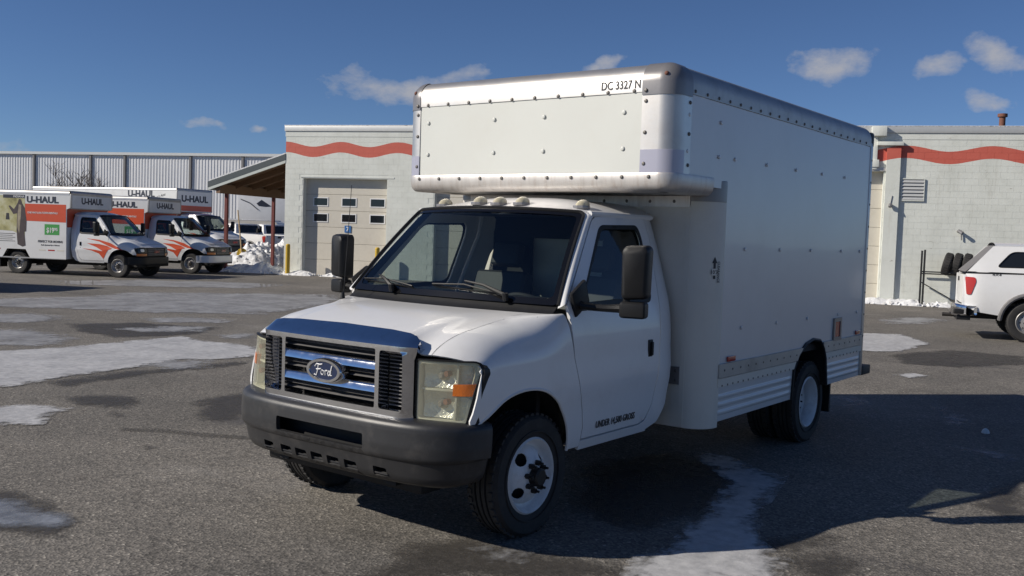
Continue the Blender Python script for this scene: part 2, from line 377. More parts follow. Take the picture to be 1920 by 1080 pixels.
# ------------------------------------------------------------------ cutaway van cabs (front axle at x=0, x forward, y to the left)
class Cab:
    def __init__(s, ford=True):
        s.ford = ford
        s.zend, s.zfr = (1.05, 1.10) if ford else (.93, .985)
    def xf(s, y):
        y = abs(y); k = 0 if s.ford else .05
        return .74+k-.02*(y/.62)**2-.135*clamp((y-.60)/.355)**1.7
    def cb(s, x): return 1.212+(.66-x)*.160-.02*((x-.25)/.4)**2 if s.ford else 1.085+(.70-x)*.285-.075*clamp((x-.2)/.6)**2
    def ym(s, x): return .985-.03*clamp((x-.1)/.5)**2-(.05*clamp((x-.5)/.2)**2)
    def y0(s, x): return .66+.265*smooth(.12, -.28, x)
    def prof(s, z): return interp([(.40, -.06), (.46, -.035), (.52, -.018), (.60, -.006), (.74, .002), (.775, .004), (.80, .012), (.90, .013), (s.zend, 0)], z)
    def T(s, x, y):
        y = abs(y); z = s.cb(x)
        if s.ford: z += .03*smooth(.60, .50, y)*smooth(-.18, .30, x)
        xe = s.xf(y); t = clamp((x-(xe-.27))/.27); w = smooth(.53, .64, y) if s.ford else 1.
        return z-w*(s.cb(x)-s.zfr)*(1-sqrt(max(0, 1-t*t)))
    def v_of_y(s, x, y):
        y0 = s.y0(x); return y-y0 if y < y0 else asin(clamp((y-y0)/(s.ym(x)-y0), 0, 1))*2/pi
    def v_of_z(s, x, z): 
        if z <= s.zend: return 1+s.zend-z
        zt = s.T(x, .85); return acos(clamp((z-s.zend)/(zt-s.zend)))*2/pi
    def M(s, x, v):
        y0, ym = s.y0(x), s.ym(x)
        if v <= 0: y = y0+v; return (x, y, s.T(x, y))
        if v < 1:
            th = v*pi/2; y = y0+(ym-y0)*sin(th); return (x, y, s.zend+(s.T(x, y)-s.zend)*cos(th))
        z = s.zend-(v-1); return (x, ym+s.prof(z), z)
    def H(s, x, y):
        p = s.M(x, s.v_of_y(x, abs(y))); return (x, y, p[2])
    def S(s, x, z):                              # door side
        if z <= s.zend: y = s.ym(x)+s.prof(z)
        elif z <= 1.37: y = .985-.035*((z-s.zend)/(1.37-s.zend))**2
        else: y = .95-.31*(z-1.37)
        y -= .05*clamp((-1.45-x)/.25)**2
        return (x, y, z)
    def W(s, a, t):                              # windscreen
        y = a*lerp(.905, .735, t)
        return (lerp(-.185-.07*a*a, -.655-.13*a*a, t)+.025*4*t*(1-t)*(1-.5*a*a), y, lerp(1.372, 1.985-.02*a*a, t)+.012*4*t*(1-t))
    def R(s, x, y):
        h = .022+.095*smooth(-.60, -1.15, x)
        return (x, y, 1.962+h*(1-abs(clamp(y/.775, -1, 1))**3.0)+.0)

def cut_wheel_holes(R0, n, r, ph): 
    hs = []
    for k in range(n):
        a = ph+2*pi*k/n; c = (R0*cos(a), R0*sin(a)); u = (-sin(a), cos(a)); w = (cos(a), sin(a))
        hs.append([(c[0]+u[0]*r*1.25*cos(t)+w[0]*r*.85*sin(t), c[1]+u[1]*r*1.25*cos(t)+w[1]*r*.85*sin(t)) for t in [2*pi*i/12 for i in range(12)]])
    return hs
TYRE = {}
def make_wheel(parent, loc, side, kind, R=.368, w=.225, rimmat=None):
    """side +1: outer face towards +y.  kind: 'steer' (bulged disc), 'dual' (dished), 'plain'"""
    wh = sub('wheel', parent, loc); rm = rimmat or M['rimw']; rr = .2225 if kind in ('steer', 'dual') else R*.58
    key = (R, w, side)
    hw = w/2
    prof = [(rr-.01, -hw*.78), (rr+.012, -hw*.86), (R*.80, -hw), (R*.93, -hw*.97), (R*.985, -hw*.80), (R, -hw*.62)]
    prof += [(R, -hw*.40), (R-.012, -hw*.38), (R-.012, -hw*.28), (R, -hw*.26), (R, -hw*.06), (R-.012, -hw*.05), (R-.012, hw*.05), (R, hw*.06), (R, hw*.26), (R-.012, hw*.28), (R-.012, hw*.38), (R, hw*.40)]
    prof += [(R, hw*.62), (R*.985, hw*.80), (R*.93, hw*.97), (R*.80, hw), (rr+.012, hw*.86), (rr-.01, hw*.78)]
    if key not in TYRE:
        m = MB(); m.lathe(prof, 48)
        n = 44                                  # shoulder blocks of the tread
        for k in range(n):
            a = 2*pi*k/n
            for sg in (-1, 1):
                rad = Vector((cos(a), 0, sin(a))); tg = Vector((-sin(a), 0, cos(a)))
                m.obox(rad*(R-.004)+Vector((0, sg*hw*.68, 0)), rad*.012, Vector((0, hw*.12, 0)), tg*(pi*R/n*.62))
        m.lathe([(R*.72, hw*.985), (R*.725, hw*1.0+.003), (R*.745, hw*1.0+.003), (R*.75, hw*.985)], 48)
        o = m.build('tyre', M['rubber'], wh); TYRE[key] = o.data
    else: o = link('tyre', TYRE[key], None, wh)
    f = side
    d = hw*.84
    m = MB()
    if kind == 'dual': pr = [(rr+.012, d*f), (rr, (d+.012)*f), (rr-.012, d*f), (rr-.022, (d-.03)*f), (rr-.05, (d-.11)*f), (rr-.075, (d-.135)*f), (.11, (d-.125)*f), (.10, (d-.13)*f), (0.001, (d-.13)*f)]; 
    else: pr = [(rr+.012, d*f), (rr, (d+.012)*f), (rr-.012, d*f), (rr-.022, (d-.035)*f), (rr-.04, (d-.05)*f), (rr-.05, (d-.05)*f)]
    m.lathe(pr, 48); 
    m.lathe([(rr+.0, -hw*.8*f), (rr-.02, -hw*.6*f), (rr-.045, 0), (rr-.03, (d-.05)*f)], 40)
    rim = m.build('rim', rm, wh, fix=False)
    b = bmesh.new(); b.from_mesh(rim.data); bmesh.ops.recalc_face_normals(b, faces=b.faces); b.to_mesh(rim.data); b.free(); finish(rim.data, 40)
    if kind in ('steer', 'plain'):
        R1 = rr-.045; dep = [(0, .03), (.09, .03), (.105, .024), (.125, .008), (.14, .0), (R1*.8, -.002), (R1*.93, -.02), (R1, -.047)] if kind == 'steer' else [(0, .0), (.07, .0), (.085, -.012), (.12, -.014), (R1*.93, -.02), (R1, -.05)]
        def fn(u, v):
            q = math.hypot(u, v); return (u, (d+interp(dep, q)-(.005 if kind == 'steer' else .02))*f, v)
        ring = [(R1*cos(2*pi*i/36), R1*sin(2*pi*i/36)) for i in range(36)]
        patch('wheel_disc', ring, fn, rm, wh, holes=cut_wheel_holes(R1*.80, 4 if kind == 'steer' else 8, .036 if kind == 'steer' else .014, radians(50)), step=.011 if kind == 'steer' else .02, th=.006, out=(0, f, 0), ang=60)
        hx = d+(.03 if kind == 'steer' else -.02)
    else: hx = d-.125
    m = MB(); L = .05 if kind == 'steer' else .03
    m.lathe([(.001, (hx+L)*f), (.045, (hx+L)*f), (.055, (hx+L-.008)*f), (.058, (hx-.02)*f)], 24)
    for k in range(8):
        a = 2*pi*k/8+.2; c = Vector((.083*cos(a), 0, .083*sin(a)))
        hexa = [(c.x+.0165*cos(t), c.z+.0165*sin(t)) for t in [2*pi*i/6 for i in range(6)]]
        m.prism(hexa, lambda u, v, w_: (u, w_*f, v), hx-.015, hx+.022)
        m.tube([(c.x, (hx+.01)*f, c.z), (c.x, (hx+.045)*f, c.z)], .008, 6)
    m.build('hub', M['iron'], wh)
    m = MB(); m.lathe([(.001, -hw*.3*f), (rr-.03, -hw*.3*f)], 24); m.build('brake_drum', M['black'], wh)
    return wh

def build_cab(root, ford=True, white=None, detail=True, glass=None):
    c = Cab(ford); W_ = white or M['white']; ZE = c.zend
    # --- bonnet
    ys = lambda x: .74 if x < .3 else .74-.03*smooth(.3, .68, x)
    hood = [(-.125-.045*(i/8)**2, .74*i/8) for i in range(9)]
    hood += [(x, ys(x)-.003) for x in [-.10+.11*k for k in range(7)]]
    if ford: hood += [(.64, ys(.64)-.003), (c.xf(.71)-.012, .708), (c.xf(.66)-.012, .66), (c.xf(.635)-.015, .632), (.655, .615), (.64, .585), (.648, .54), (.655, .48), (.658, .25), (.66, 0)]
    else: hood += [(.64, ys(.64)-.003), (c.xf(.71)-.01, .708)]+[(c.xf(y)-.01, y) for y in (.6, .4, .2, 0)]
    full = [(x, y) for x, y in hood]+[(x, -y) for x, y in hood[::-1][1:-1]]
    patch('bonnet', full, c.H, W_, root, step=.045, th=.012, out=(0, 0, 1), ang=60)
    # --- front wings
    arch = [(.573, .749), (.459, .823), (.34, .893), (.164, .92), (-.026, .897), (-.171, .816), (-.278, .681), (-.322, .558), (-.335, .475)]
    for _ in range(2): arch = [arch[0]]+[(lerp(a[0], b[0], t), lerp(a[1], b[1], t)) for a, b in zip(arch, arch[1:]) for t in (.25, .75)]+[arch[-1]]
    fo = []
    for x in [c.xf(.716)-.012]+[.58-.10*k for k in range(7)]+[-.10]: fo.append((x, c.v_of_y(x, ys(x)+.003)))
    fo += [(-.165, c.v_of_y(-.165, .745)), (-.19, c.v_of_y(-.19, .86)), (-.225, c.v_of_z(-.225, 1.345)), (-.268, c.v_of_z(-.268, 1.36 if ford else 1.33))]
    fo += [(x, c.v_of_z(x, z)) for x, z in [(-.283, 1.28), (-.306, 1.18), (-.337, ZE), (-.409, .805), (-.442, .713), (-.462, .60), (-.462, .475)]]
    fo += [(x, c.v_of_z(x, z)) for x, z in arch[::-1]]
    fo += [(x, c.v_of_z(x, z)) for x, z in ([(.612, .752), (.615, .775), (.548, 1.03), (.556, 1.046)] if ford else [(.66, .74), (.65, .80), (.59, .925)])]
    for y in (.955, .93, .88, .82, .76, .72):
        x = c.xf(y)-.012; fo.append((x, c.v_of_y(x, min(y, c.ym(x)-.002))))
    patch('wing', fo[:-1], c.M, W_, root, step=.045, th=.012, out=(0, 1, 0), mirror=True, ang=60)
    # wheel housing and lip
    for s in (1, -1):
        full_arch = [(.62, .60)]+arch
        grid('wheel_housing', 24, 1, lambda u, v: (lambda q: (q[0], s*lerp(.93, .42, v), q[1]+.012))((interp([(i/(len(full_arch)-1), p[0]) for i, p in enumerate(full_arch)], u), interp([(i/(len(full_arch)-1), p[1]) for i, p in enumerate(full_arch)], u))), M['black'], root)
        MB().tube([(x, s*(c.ym(x)+c.prof(z)-.006), z-.004) for x, z in dens_poly(arch, .08, False)], .011, 6).build('arch_lip', W_, root)
    # inner bulkhead keeps daylight out of the engine bay
    MB().box(-.16, -.12, -.86, .86, .45, 1.30).box(-.12, .62, -.45, .45, .42, .46).box(.56, .60, -.60, .60, .45, 1.08).build('firewall', M['black'], root)
    # --- doors, sills, rear quarter
    door = [(-.293, 1.38), (-.345, ZE), (-.417, .805), (-.451, .713), (-.470, .60), (-.470, .525), (-1.20, .525), (-1.27, .545), (-1.352, .649), (-1.403, .868), (-1.437, 1.108), (-1.452, 1.37), (-1.53, 1.80), (-1.508, 1.955), (-.845, 1.938), (-.79, 1.91)]
    win = fillet([(-.43, 1.352), (-1.342, 1.375), (-1.398, 1.80), (-1.372, 1.888), (-.905, 1.878), (-.86, 1.855)], [.05, .07, .05, .07, .05, .05])
    doors = patch('door', door, c.S, W_, root, holes=[win], step=.05, th=.02, mirror=True, ang=60)
    wc = (sum(p[0] for p in win)/len(win), sum(p[1] for p in win)/len(win))
    grow = lambda k: [(wc[0]+(x-wc[0])*(1+k/.47), wc[1]+(z-wc[1])*(1+k/.26)) for x, z in win]
    off = lambda d: (lambda x, z: tuple(Vector(c.S(x, z))+Vector((0, d, d*.3))))
    for dr, s in zip(doors, (1, -1)):
        fm = (lambda F: (lambda x, z: (F(x, z)[0], s*F(x, z)[1], F(x, z)[2])))
        patch('window_seal', grow(.012), fm(off(.004)), M['plastic'], dr, holes=[grow(-.028)], step=.05, th=.006, out=(0, s, .3))
        patch('window_glass', grow(-.01), fm(off(-.012)), M['sglass'] if glass is None else glass, dr, step=.12, th=0, out=(0, s, .3))
        # handle and lock
        m = MB(); hy = c.S(-1.285, 1.05)[1]
        m.box(-1.322, -1.262, s*(hy-.004), s*(hy+.008), .985, 1.105).box(-1.312, -1.288, s*(hy+.006), s*(hy+.022), .995, 1.09)
        m.build('door_handle', M['plastic'], dr, bevel=.006)
        MB().tube([(-1.29, s*(hy-.002), .925), (-1.29, s*(hy+.008), .925)], .014, 12).build('door_lock', M['cast'], dr)
    sill = [(-.342, .468), (-.47, .468), (-1.30, .468), (-1.262, .53), (-1.2, .512), (-.475, .512), (-.475, .60), (-.466, .60), (-.466, .48)]
    patch('sill', [(-.465, .45), (-1.34, .45), (-1.275, .532), (-1.205, .512), (-.475, .512), (-.465, .512)], c.S, W_, root, step=.06, th=.02, mirror=True)
    quarter = [(-1.275, .52), (-1.358, .645), (-1.410, .868), (-1.444, 1.108), (-1.459, 1.37), (-1.537, 1.80), (-1.515, 1.962), (-1.60, 1.985), (-1.660, 1.94), (-1.705, 1.74), (-1.675, 1.33), (-1.645, .9), (-1.58, .62), (-1.465, .50), (-1.30, .455)]
    patch('cab_corner', quarter, c.S, W_, root, step=.05, th=.05, mirror=True, ang=60)
    # --- screen pillars
    dtop = [(-.293, 1.385), (-.786, 1.905), (-.838, 1.942)]
    for s in (1, -1):
        def fn(u, v):
            if u < .95: q = c.S(lerp(dtop[0][0], dtop[1][0], u/.95)+.006, lerp(dtop[0][1], dtop[1][1], u/.95)+.006)
            else: q = c.S(lerp(dtop[1][0], dtop[2][0], (u-.95)/.05)+.003, lerp(dtop[1][1], dtop[2][1], (u-.95)/.05)+.006)
            w = c.W(1.0, lerp(-.02, 1.0, u)); p = Vector(q).lerp(Vector(w), v); b = 4*v*(1-v)*.012
            return (p.x+b, s*(p.y+b), p.z)
        grid('screen_pillar', 14, 4, fn, W_, root, ang=60)
        def fn2(u, v):
            p = Vector(c.S(lerp(dtop[0][0], dtop[2][0], u)-.0, lerp(dtop[0][1], dtop[2][1], u))); w = Vector(c.W(1.0, u)); q = p.lerp(w, .5)
            a = 2*pi*v; return (q.x-.02+.035*cos(a), s*(q.y-.05+.03*sin(a)), q.z)
        grid('pillar_trim', 8, 8, fn2, M['cabin'], root)
    # --- roof
    rf = [(-.65-.135*(y/.745)**2, y) for y in [-.745+1.49*i/14 for i in range(15)]]
    rf += [(-.845, .768), (-1.66, .768), (-1.72, .6), (-1.72, -.6), (-1.66, -.768), (-.845, -.768)]
    patch('roof', rf, c.R, W_, root, step=.06, th=.02, out=(0, 0, 1), ang=60)
    for s in (1, -1): MB().tube([(x, s*.758, 1.958) for x in (-.80, -1.0, -1.3, -1.62)], .022, 8).build('drip_rail', W_, root)
    # --- windscreen
    fr = .94
    so = fillet([(-.995, .0), (.995, .0), (.995, .995), (-.995, .995)], .05); si = fillet([(-.95, .06), (.95, .06), (.95, .945), (-.95, .945)], .06)
    ws = patch('windscreen', so, c.W, M['glass'], root, step=.12, th=0, out=(1, 0, .5))
    patch('windscreen_border', so, lambda a, t: tuple(Vector(c.W(a, t))+Vector((.003, 0, .003))), M['frit'], ws, holes=[si], step=.12, th=0, out=(1, 0, .5))
    m = MB(); path = [c.W(a, t) for a, t in dens_poly(fillet([(-1, -.0), (-1, 1), (1, 1), (1, -.0)], [0, .06, .06, 0]), .1, False)]
    m.tube([Vector(p)+Vector((.004, 0, .004)) for p in path], .011, 6).build('windscreen_seal', M['plastic'], ws)
    # cowl
    def fc(u, v):
        a = lerp(-1, 1, u); y = .89*a
        xa, za = -.118-.045*(abs(y)/.74)**2, c.H(-.13, min(abs(y), .74))[2]-.012
        w = c.W(a, .03); return (lerp(xa, w[0]-.01, v), y, lerp(za, w[2]-.006, v)-.012*4*v*(1-v))
    cw = grid('cowl', 24, 3, fc, M['plastic'], root)
    MB().box(-.30, -.10, -.86, .86, 1.24, 1.31).build('cowl_tray', M['black'], cw)
    # wipers
    for base, tip in (((-.50, .03), (-.90, .10)), ((.60, .03), (-.10, .10))) if detail else ():
        m = MB(); o = Vector((.03, 0, .03))
        A = Vector(c.W(base[0], base[1]))+o*.8; B = Vector(c.W(lerp(base[0], tip[0], .55), tip[1]+.035))+o
        T0 = Vector(c.W(tip[0], tip[1]))+o*.6; T1 = Vector(c.W(tip[0]+.60, tip[1]-.035))+o*.5
        m.tube([A-Vector((0, 0, .03)), A+Vector((.01, 0, .015))], .02, 8).tube([A, A.lerp(B, .5)+Vector((.015, 0, .02)), B], [.016, .010, .007], 6)
        m.tube([T0, T0.lerp(T1, .25)+Vector((.008, 0, .012)), B.lerp(T0.lerp(T1, .5), .5), T0.lerp(T1, .75)+Vector((.008, 0, .012)), T1], .006, 6).tube([T0-o*.3, T1-o*.3], .006, 4)
        m.build('wiper', M['plastic'], root)
    # --- interior
    i = sub('cab_interior', root)
    MB().box(-1.62, -.25, -.90, .90, .50, .56).build('floor', M['cabin'], i)
    MB().prism([(-.22, .80), (-.22, 1.32), (-.30, 1.352), (-.50, 1.335), (-.60, 1.27), (-.58, .95), (-.50, .80)], lambda u, v, w: (u, w, v), -.88, .88).build('dashboard', M['cabin'], i, bevel=.02)
    MB().box(-.58, -.35, .18, .62, 1.30, 1.40).build('instrument_hood', M['cabin'], i, bevel=.03)
    for y in (.42, -.42):
        m = MB().box(-1.35, -.86, y-.26, y+.26, .78, .96); m.build('seat', M['seat'], i, bevel=.05, seg=3)
        m = MB(); A = Vector((-1.26, y, .92)); B = Vector((-1.44, y, 1.50)); ax = (B-A).normalized(); m.obox((A+B)/2, ax*.31, (0, .25, 0), ax.cross(Vector((0, 1, 0)))*.07)
        m.build('seat_back', M['seat'], i, bevel=.05, seg=3)
        m = MB(); m.obox((-1.47, y, 1.64), (-.03, 0, .09), (0, .13, 0), (.05, 0, .015)); m.build('headrest', M['seat'], i, bevel=.035, seg=3)
    sw = MB(); cc = Vector((-.66, .42, 1.30)); nrm = Vector((-.55, 0, .83)).normalized(); u = Vector((0, 1, 0)); w = nrm.cross(u)
    sw.tube([cc+(u*cos(2*pi*k/28)+w*sin(2*pi*k/28))*.195 for k in range(29)], .014, 7, False)
    for a in (.2, pi-.2, -pi/2): sw.tube([cc, cc+(u*cos(a)+w*sin(a))*.195], .012, 5)
    sw.dome(cc, u*.06, w*.06, nrm*.03).tube([cc, cc-nrm*.3], .03, 8); sw.build('steering_wheel', M['cabin'], i)
    MB().box(-1.70, -1.66, -.72, -.34, .5, 1.95).box(-1.70, -1.66, .34, .72, .5, 1.95).box(-1.62, -1.58, .34, .90, .55, 1.4).box(-1.62, -1.58, -.90, -.34, .55, 1.4).box(-1.70, -1.66, -.34, .34, .5, 1.30).box(-1.70, -1.66, -.34, .34, 1.78, 2.0).build('cab_back_wall', M['cabin'], i)
    grid('headliner', 6, 6, lambda u, v: (lerp(-.78, -1.68, u), lerp(-.72, .72, v), 1.945), M['cabin'], i)
    # --- mirrors
    for s in (1, -1):
        y1 = 1.215
        hd = MB(); poly = fillet([(y1, 1.425), (y1+.165, 1.435), (y1+.172, 1.74), (y1+.15, 1.765), (y1+.02, 1.76), (y1-.005, 1.735)], .03, 4)
        n = len(poly); cy, cz = y1+.083, 1.595; rings = []
        for x, k in ((-.565, 1.0), (-.52, 1.0), (-.485, .97), (-.46, .88), (-.45, .70)): rings.append([(x, s*(cy+(y-cy)*k), cz+(z-cz)*(1-(1-k)*.6)) for y, z in poly])
        ca, sa = cos(.26), sin(.26); turn = lambda p: (-.51+(p[0]+.51)*ca-(p[1]*s-cy)*sa, s*(cy+(p[0]+.51)*sa+(p[1]*s-cy)*ca), p[2])
        vs = [turn(v) for r in rings for v in r]; fs = [tuple(range(n)), tuple(range(4*n, 5*n))]
        for r in range(4): fs += [(r*n+q, r*n+(q+1) % n, (r+1)*n+(q+1) % n, (r+1)*n+q) for q in range(n)]
        hd.add(vs, fs); mo = hd.build('side_mirror', M['plastic'], root, ang=40)
        MB().prism([(y1+.015, 1.45), (y1+.155, 1.45), (y1+.155, 1.745), (y1+.015, 1.745)], lambda u, v, w: turn((w, s*u, v)), -.569, -.566).build('mirror_glass', M['mirror'], mo)
        MB().prism([(y1-.005, 1.315), (y1+.16, 1.315), (y1+.16, 1.417), (y1-.005, 1.417)], lambda u, v, w: turn((w, s*u, v)), -.56, -.455).build('spotter_mirror', M['plastic'], mo, bevel=.025, seg=3)
        MB().tube([(-.40, s*.93, 1.385), (-.41, s*1.0, 1.372), (-.47, s*1.10, 1.365), (-.50, s*(y1+.03), 1.372)], [.035, .024, .022, .03], 8).tube([(-.50, s*(y1+.03), 1.34), (-.50, s*(y1+.03), 1.45)], .025, 8).build('mirror_arm', M['plastic'], mo)
        MB().obox((-.405, s*.962, 1.42), (.075, 0, -.045), (0, .014, 0), (.03, 0, .075)).build('mirror_mount', M['plastic'], mo, bevel=.012)
    # --- under-body
    MB().box(-1.6, .72, -.50, -.42, .36, .50).box(-1.6, .72, .42, .50, .36, .50).box(-.25, .25, -.35, .35, .28, .50).box(-.9, -.25, -.3, .3, .34, .52).tube([(0, -.75, .34), (0, .75, .34)], .05, 8).build('front_chassis', M['chassis'], root)
    return c

def ford_front(root, c):
    # chrome surround with three openings
    def Gx(y, z): return .802-.02*(y/.6)**2-.045*smooth(.585, .64, abs(y))-.135*clamp((z-1.160)/.086)**1.35
    fn = lambda y, z: (Gx(y, z), y, z)
    half = [(0, 1.246), (.40, 1.240), (.545, 1.232), (.60, 1.222), (.638, 1.192), (.652, 1.16), (.645, 1.13), (.632, 1.09), (.632, .79), (.638, .75), (0, .742)]
    outl = half+[(-y, z) for y, z in half[::-1][1:-1]]
    slots = [(1.137, 1.065), (1.012, .936), (.883, .801)]
    holes = [fillet([(-.385, b), (.385, b), (.385, a), (-.385, a)], .012, 3) for a, b in [(1.137, .801)]]
    holes += [fillet([(s*.415, .801), (s*.588, .801), (s*.583, 1.132), (s*.415, 1.132)], .02, 3) for s in (1, -1)]
    gr = patch('grille', outl, fn, M['chrome'], root, holes=holes, step=.04, sv=.012, th=.085, out=(1, 0, 0), dstep=.025, ang=30)
    MB().box(.60, .655, -.62, .62, .76, 1.15).build('grille_backing', M['black'], gr)
    for z0, z1 in ((1.012, 1.065), (.883, .936)):
        m = MB()
        pr = [(-.08, z0+.004), (-.010, z0), (.0, z0+.006), (-.006, z1-.016), (-.014, z1-.004), (-.022, z1), (-.08, z1-.004)]
        N = 16
        for k in range(N):
            ya, yb = lerp(-.40, .40, k/N), lerp(-.40, .40, (k+1)/N)
            va = [(Gx(ya, 1)+a, ya, z) for a, z in pr]; vb = [(Gx(yb, 1)+a, yb, z) for a, z in pr]
            m.add(va+vb, [(q, (q+1) % 7, (q+1) % 7+7, q+7) for q in range(7)])
        m.build('grille_bar', M['chrome'], gr)
    for a, b in slots:                       # thin louvres in each opening
        for k in (1, 2):
            z = lerp(b, a, k/3)
            m = MB()
            for q in range(8):
                ya, yb = lerp(-.39, .39, q/8), lerp(-.39, .39, (q+1)/8)
                m.add([(Gx(ya, 1)-.09, ya, z+.012), (Gx(ya, 1)-.035, ya, z), (Gx(ya, 1)-.09, ya, z-.008), (Gx(yb, 1)-.09, yb, z+.012), (Gx(yb, 1)-.035, yb, z), (Gx(yb, 1)-.09, yb, z-.008)], [(0, 1, 4, 3), (1, 2, 5, 4)])
            m.build('grille_louvre', M['dgrey'], gr)
    for s in (1, -1):
        m = MB()
        for k in range(14): z = .812+k*.0215; m.box(Gx(s*.5, 1)-.13, Gx(s*.5, 1)-.082, s*.50-.083, s*.50+.083, z, z+.006)
        m.build('grille_fins', M['dgrey'], gr)
    # emblem
    e = MB(); ex = Gx(0, .95)+.02
    E = lambda ry, rz, x, n=40: [(x, ry*cos(2*pi*k/n), .972+rz*sin(2*pi*k/n)) for k in range(n)]
    rings = [E(.150, .072, ex-.05), E(.150, .072, ex), E(.143, .067, ex+.012), E(.122, .054, ex+.012), E(.117, .050, ex+.004)]
    vs = [v for r in rings for v in r]; fs = []
    for r in range(4): fs += [(r*40+q, r*40+(q+1) % 40, (r+1)*40+(q+1) % 40, (r+1)*40+q) for q in range(40)]
    e.add(vs, fs); em = e.build('emblem_ring', M['chrome'], gr)
    f = MB(); f.add(E(.118, .051, ex+.005), [tuple(range(40))]); f.build('emblem_field', M['blue'], gr)
    # script lettering as joined pen strokes
    st = [[(-.075, .018), (-.06, .034), (-.03, .032), (-.01, .036)], [(-.045, .033), (-.05, .0), (-.062, -.03), (-.08, -.026)], [(-.062, .004), (-.035, .006), (-.022, .01)],
          [(-.022, -.012), (-.012, .004), (.004, -.004), (-.002, -.022), (-.016, -.022), (-.022, -.012)], [(.002, -.004), (.014, .004), (.016, -.024)], [(.015, -.008), (.024, .004), (.034, .002)],
          [(.060, -.006), (.048, .004), (.038, -.012), (.046, -.024), (.058, -.014), (.074, .034)], [(.064, .0), (.060, -.022), (.074, -.02)]]
    m = MB()
    for s in st: m.tube([(ex+.007, y*.98, .972+z*1.05) for y, z in s], .0042, 5)
    m.build('emblem_script', M['whiteink'], gr)
    # headlamps
    for s in (1, -1):
        ol = fillet([(.640, .752), (.640, 1.094), (.948, 1.094), (.955, 1.05), (.918, .762), (.905, .752)], [.015, .015, .02, .03, .02, .015], 3)
        fx = lambda d: (lambda y, z: (c.xf(y)-d-.10*clamp((y-.90)/.06)**2*.3+.035*clamp((1.05-z)/.3)*clamp((y-.62)/.33), s*y, z))
        hl = patch('headlamp', ol, fx(-.004), M['lens'], root, step=.05, th=0, out=(1, 0, 0))
        # shell behind: rim frame, bowls and bulbs
        patch('lamp_housing', ol, fx(.075), M['refl'], hl, step=.03, th=0, out=(1, 0, 0))
        patch('lamp_bezel', ol, fx(.002), M['haze'], hl, holes=[fillet([(.650, .772), (.650, 1.078), (.925, 1.078), (.932, 1.03), (.903, .772)], .02, 3)], step=.05, th=.075, out=(1, 0, 0))
        for z0, z1 in ((.942, 1.075), (.775, .928)):
            def bowl(u, v):
                y = lerp(.652, .842, u); z = lerp(z0, z1, v); q = (2*u-1)**2+(2*v-1)**2
                return (c.xf(y)-.07+.022*min(q, 1.3), s*y, z)
            grid('lamp_bowl', 12, 10, bowl, M['refl'], hl)
            yb, zb = .75, (z0+z1)/2; xb = c.xf(yb)-.07
            MB().tube([(xb, s*yb, zb), (xb+.03, s*yb, zb), (xb+.04, s*yb, zb)], [.03, .022, .012], 12).build('bulb_cap', M['cast'], hl)
            MB().tube([(xb+.01, s*.795, zb+.018), (xb+.045, s*.795, zb+.018)], .016, 10).build('bulb', M['rustpipe'], hl)
        patch('lamp_divider', [(.652, .929), (.915, .929), (.915, .940), (.652, .940)], fx(.02), M['haze'], hl, step=.05, th=.05, out=(1, 0, 0))
        patch('lamp_divider', [(.843, .776), (.852, .776), (.852, 1.074), (.843, 1.074)], fx(.015), M['haze'], hl, step=.05, th=.05, out=(1, 0, 0))
        patch('turn_signal', [(.842, .908), (.932, .910), (.942, .976), (.842, .972)], fx(-.007), M['amber'], hl, step=.03, th=.03, out=(1, 0, 0))
        q = fillet([(.634, .744), (.634, 1.102), (.950, 1.102), (.976, 1.05), (.962, .754), (.94, .744)], .02, 3)
        patch('lamp_gasket', q, fx(-.010), M['plastic'], hl, holes=[ol], step=.05, th=.07, out=(1, 0, 0))
    # bumper: plan curve and section
    plan = [(.868, 0), (.866, .30), (.855, .50), (.828, .68), (.785, .80), (.715, .90), (.62, .972), (.52, 1.0), (.452, 1.008)]
    L = [0]
    for a, b in zip(plan, plan[1:]): L.append(L[-1]+math.hypot(b[0]-a[0], b[1]-a[1]))
    def pl(u):
        a = abs(u); x = interp(list(zip(L, [p[0] for p in plan])), a); y = interp(list(zip(L, [p[1] for p in plan])), a); return x, y*(1 if u >= 0 else -1)
    sm = lambda u: tuple(sum(pl(u+d)[k] for d in (-.06, -.03, 0, .03, .06))/5 for k in (0, 1))
    sect = [(.775, -.10), (.768, -.05), (.752, -.012), (.73, 0), (.62, .004), (.56, .0), (.548, -.006), (.538, -.022), (.525, -.026), (.44, -.045), (.405, -.07), (.385, -.12)]
    def fb(u, z):
        x, y = sm(u); e = .02; ax, ay = sm(u+e); bx, by = sm(u-e); t = Vector((ax-bx, ay-by)).normalized(); n = Vector((t.y, -t.x))
        o = interp([(a, b) for a, b in sect[::-1]], z); tz = lerp(0, .03, clamp((abs(u)-.9)/.4)) if z < .56 else 0
        return (x+n.x*o, y+n.y*o, z+tz)
    Lm = L[-1]-.03
    o2 = [(-Lm, .705), (-Lm*.98, .40), (-Lm*.90, .387), (Lm*.90, .387), (Lm*.98, .40), (Lm, .705)]
    hs = [fillet([(-.37, .575), (.37, .575), (.37, .662), (-.37, .662)], .012, 3)]
    for y in (-.50, -.325, -.185, -.045, .095, .24, .47): hs.append(fillet([(y-.052, .428), (y+.052, .428), (y+.046, .478), (y-.052, .482)], .008, 3))
    bp = patch('front_bumper', o2, fb, M['bumper'], root, holes=hs, step=.05, sv=.011, dstep=.03, th=.03, out=(1, 0, 0), ang=30)
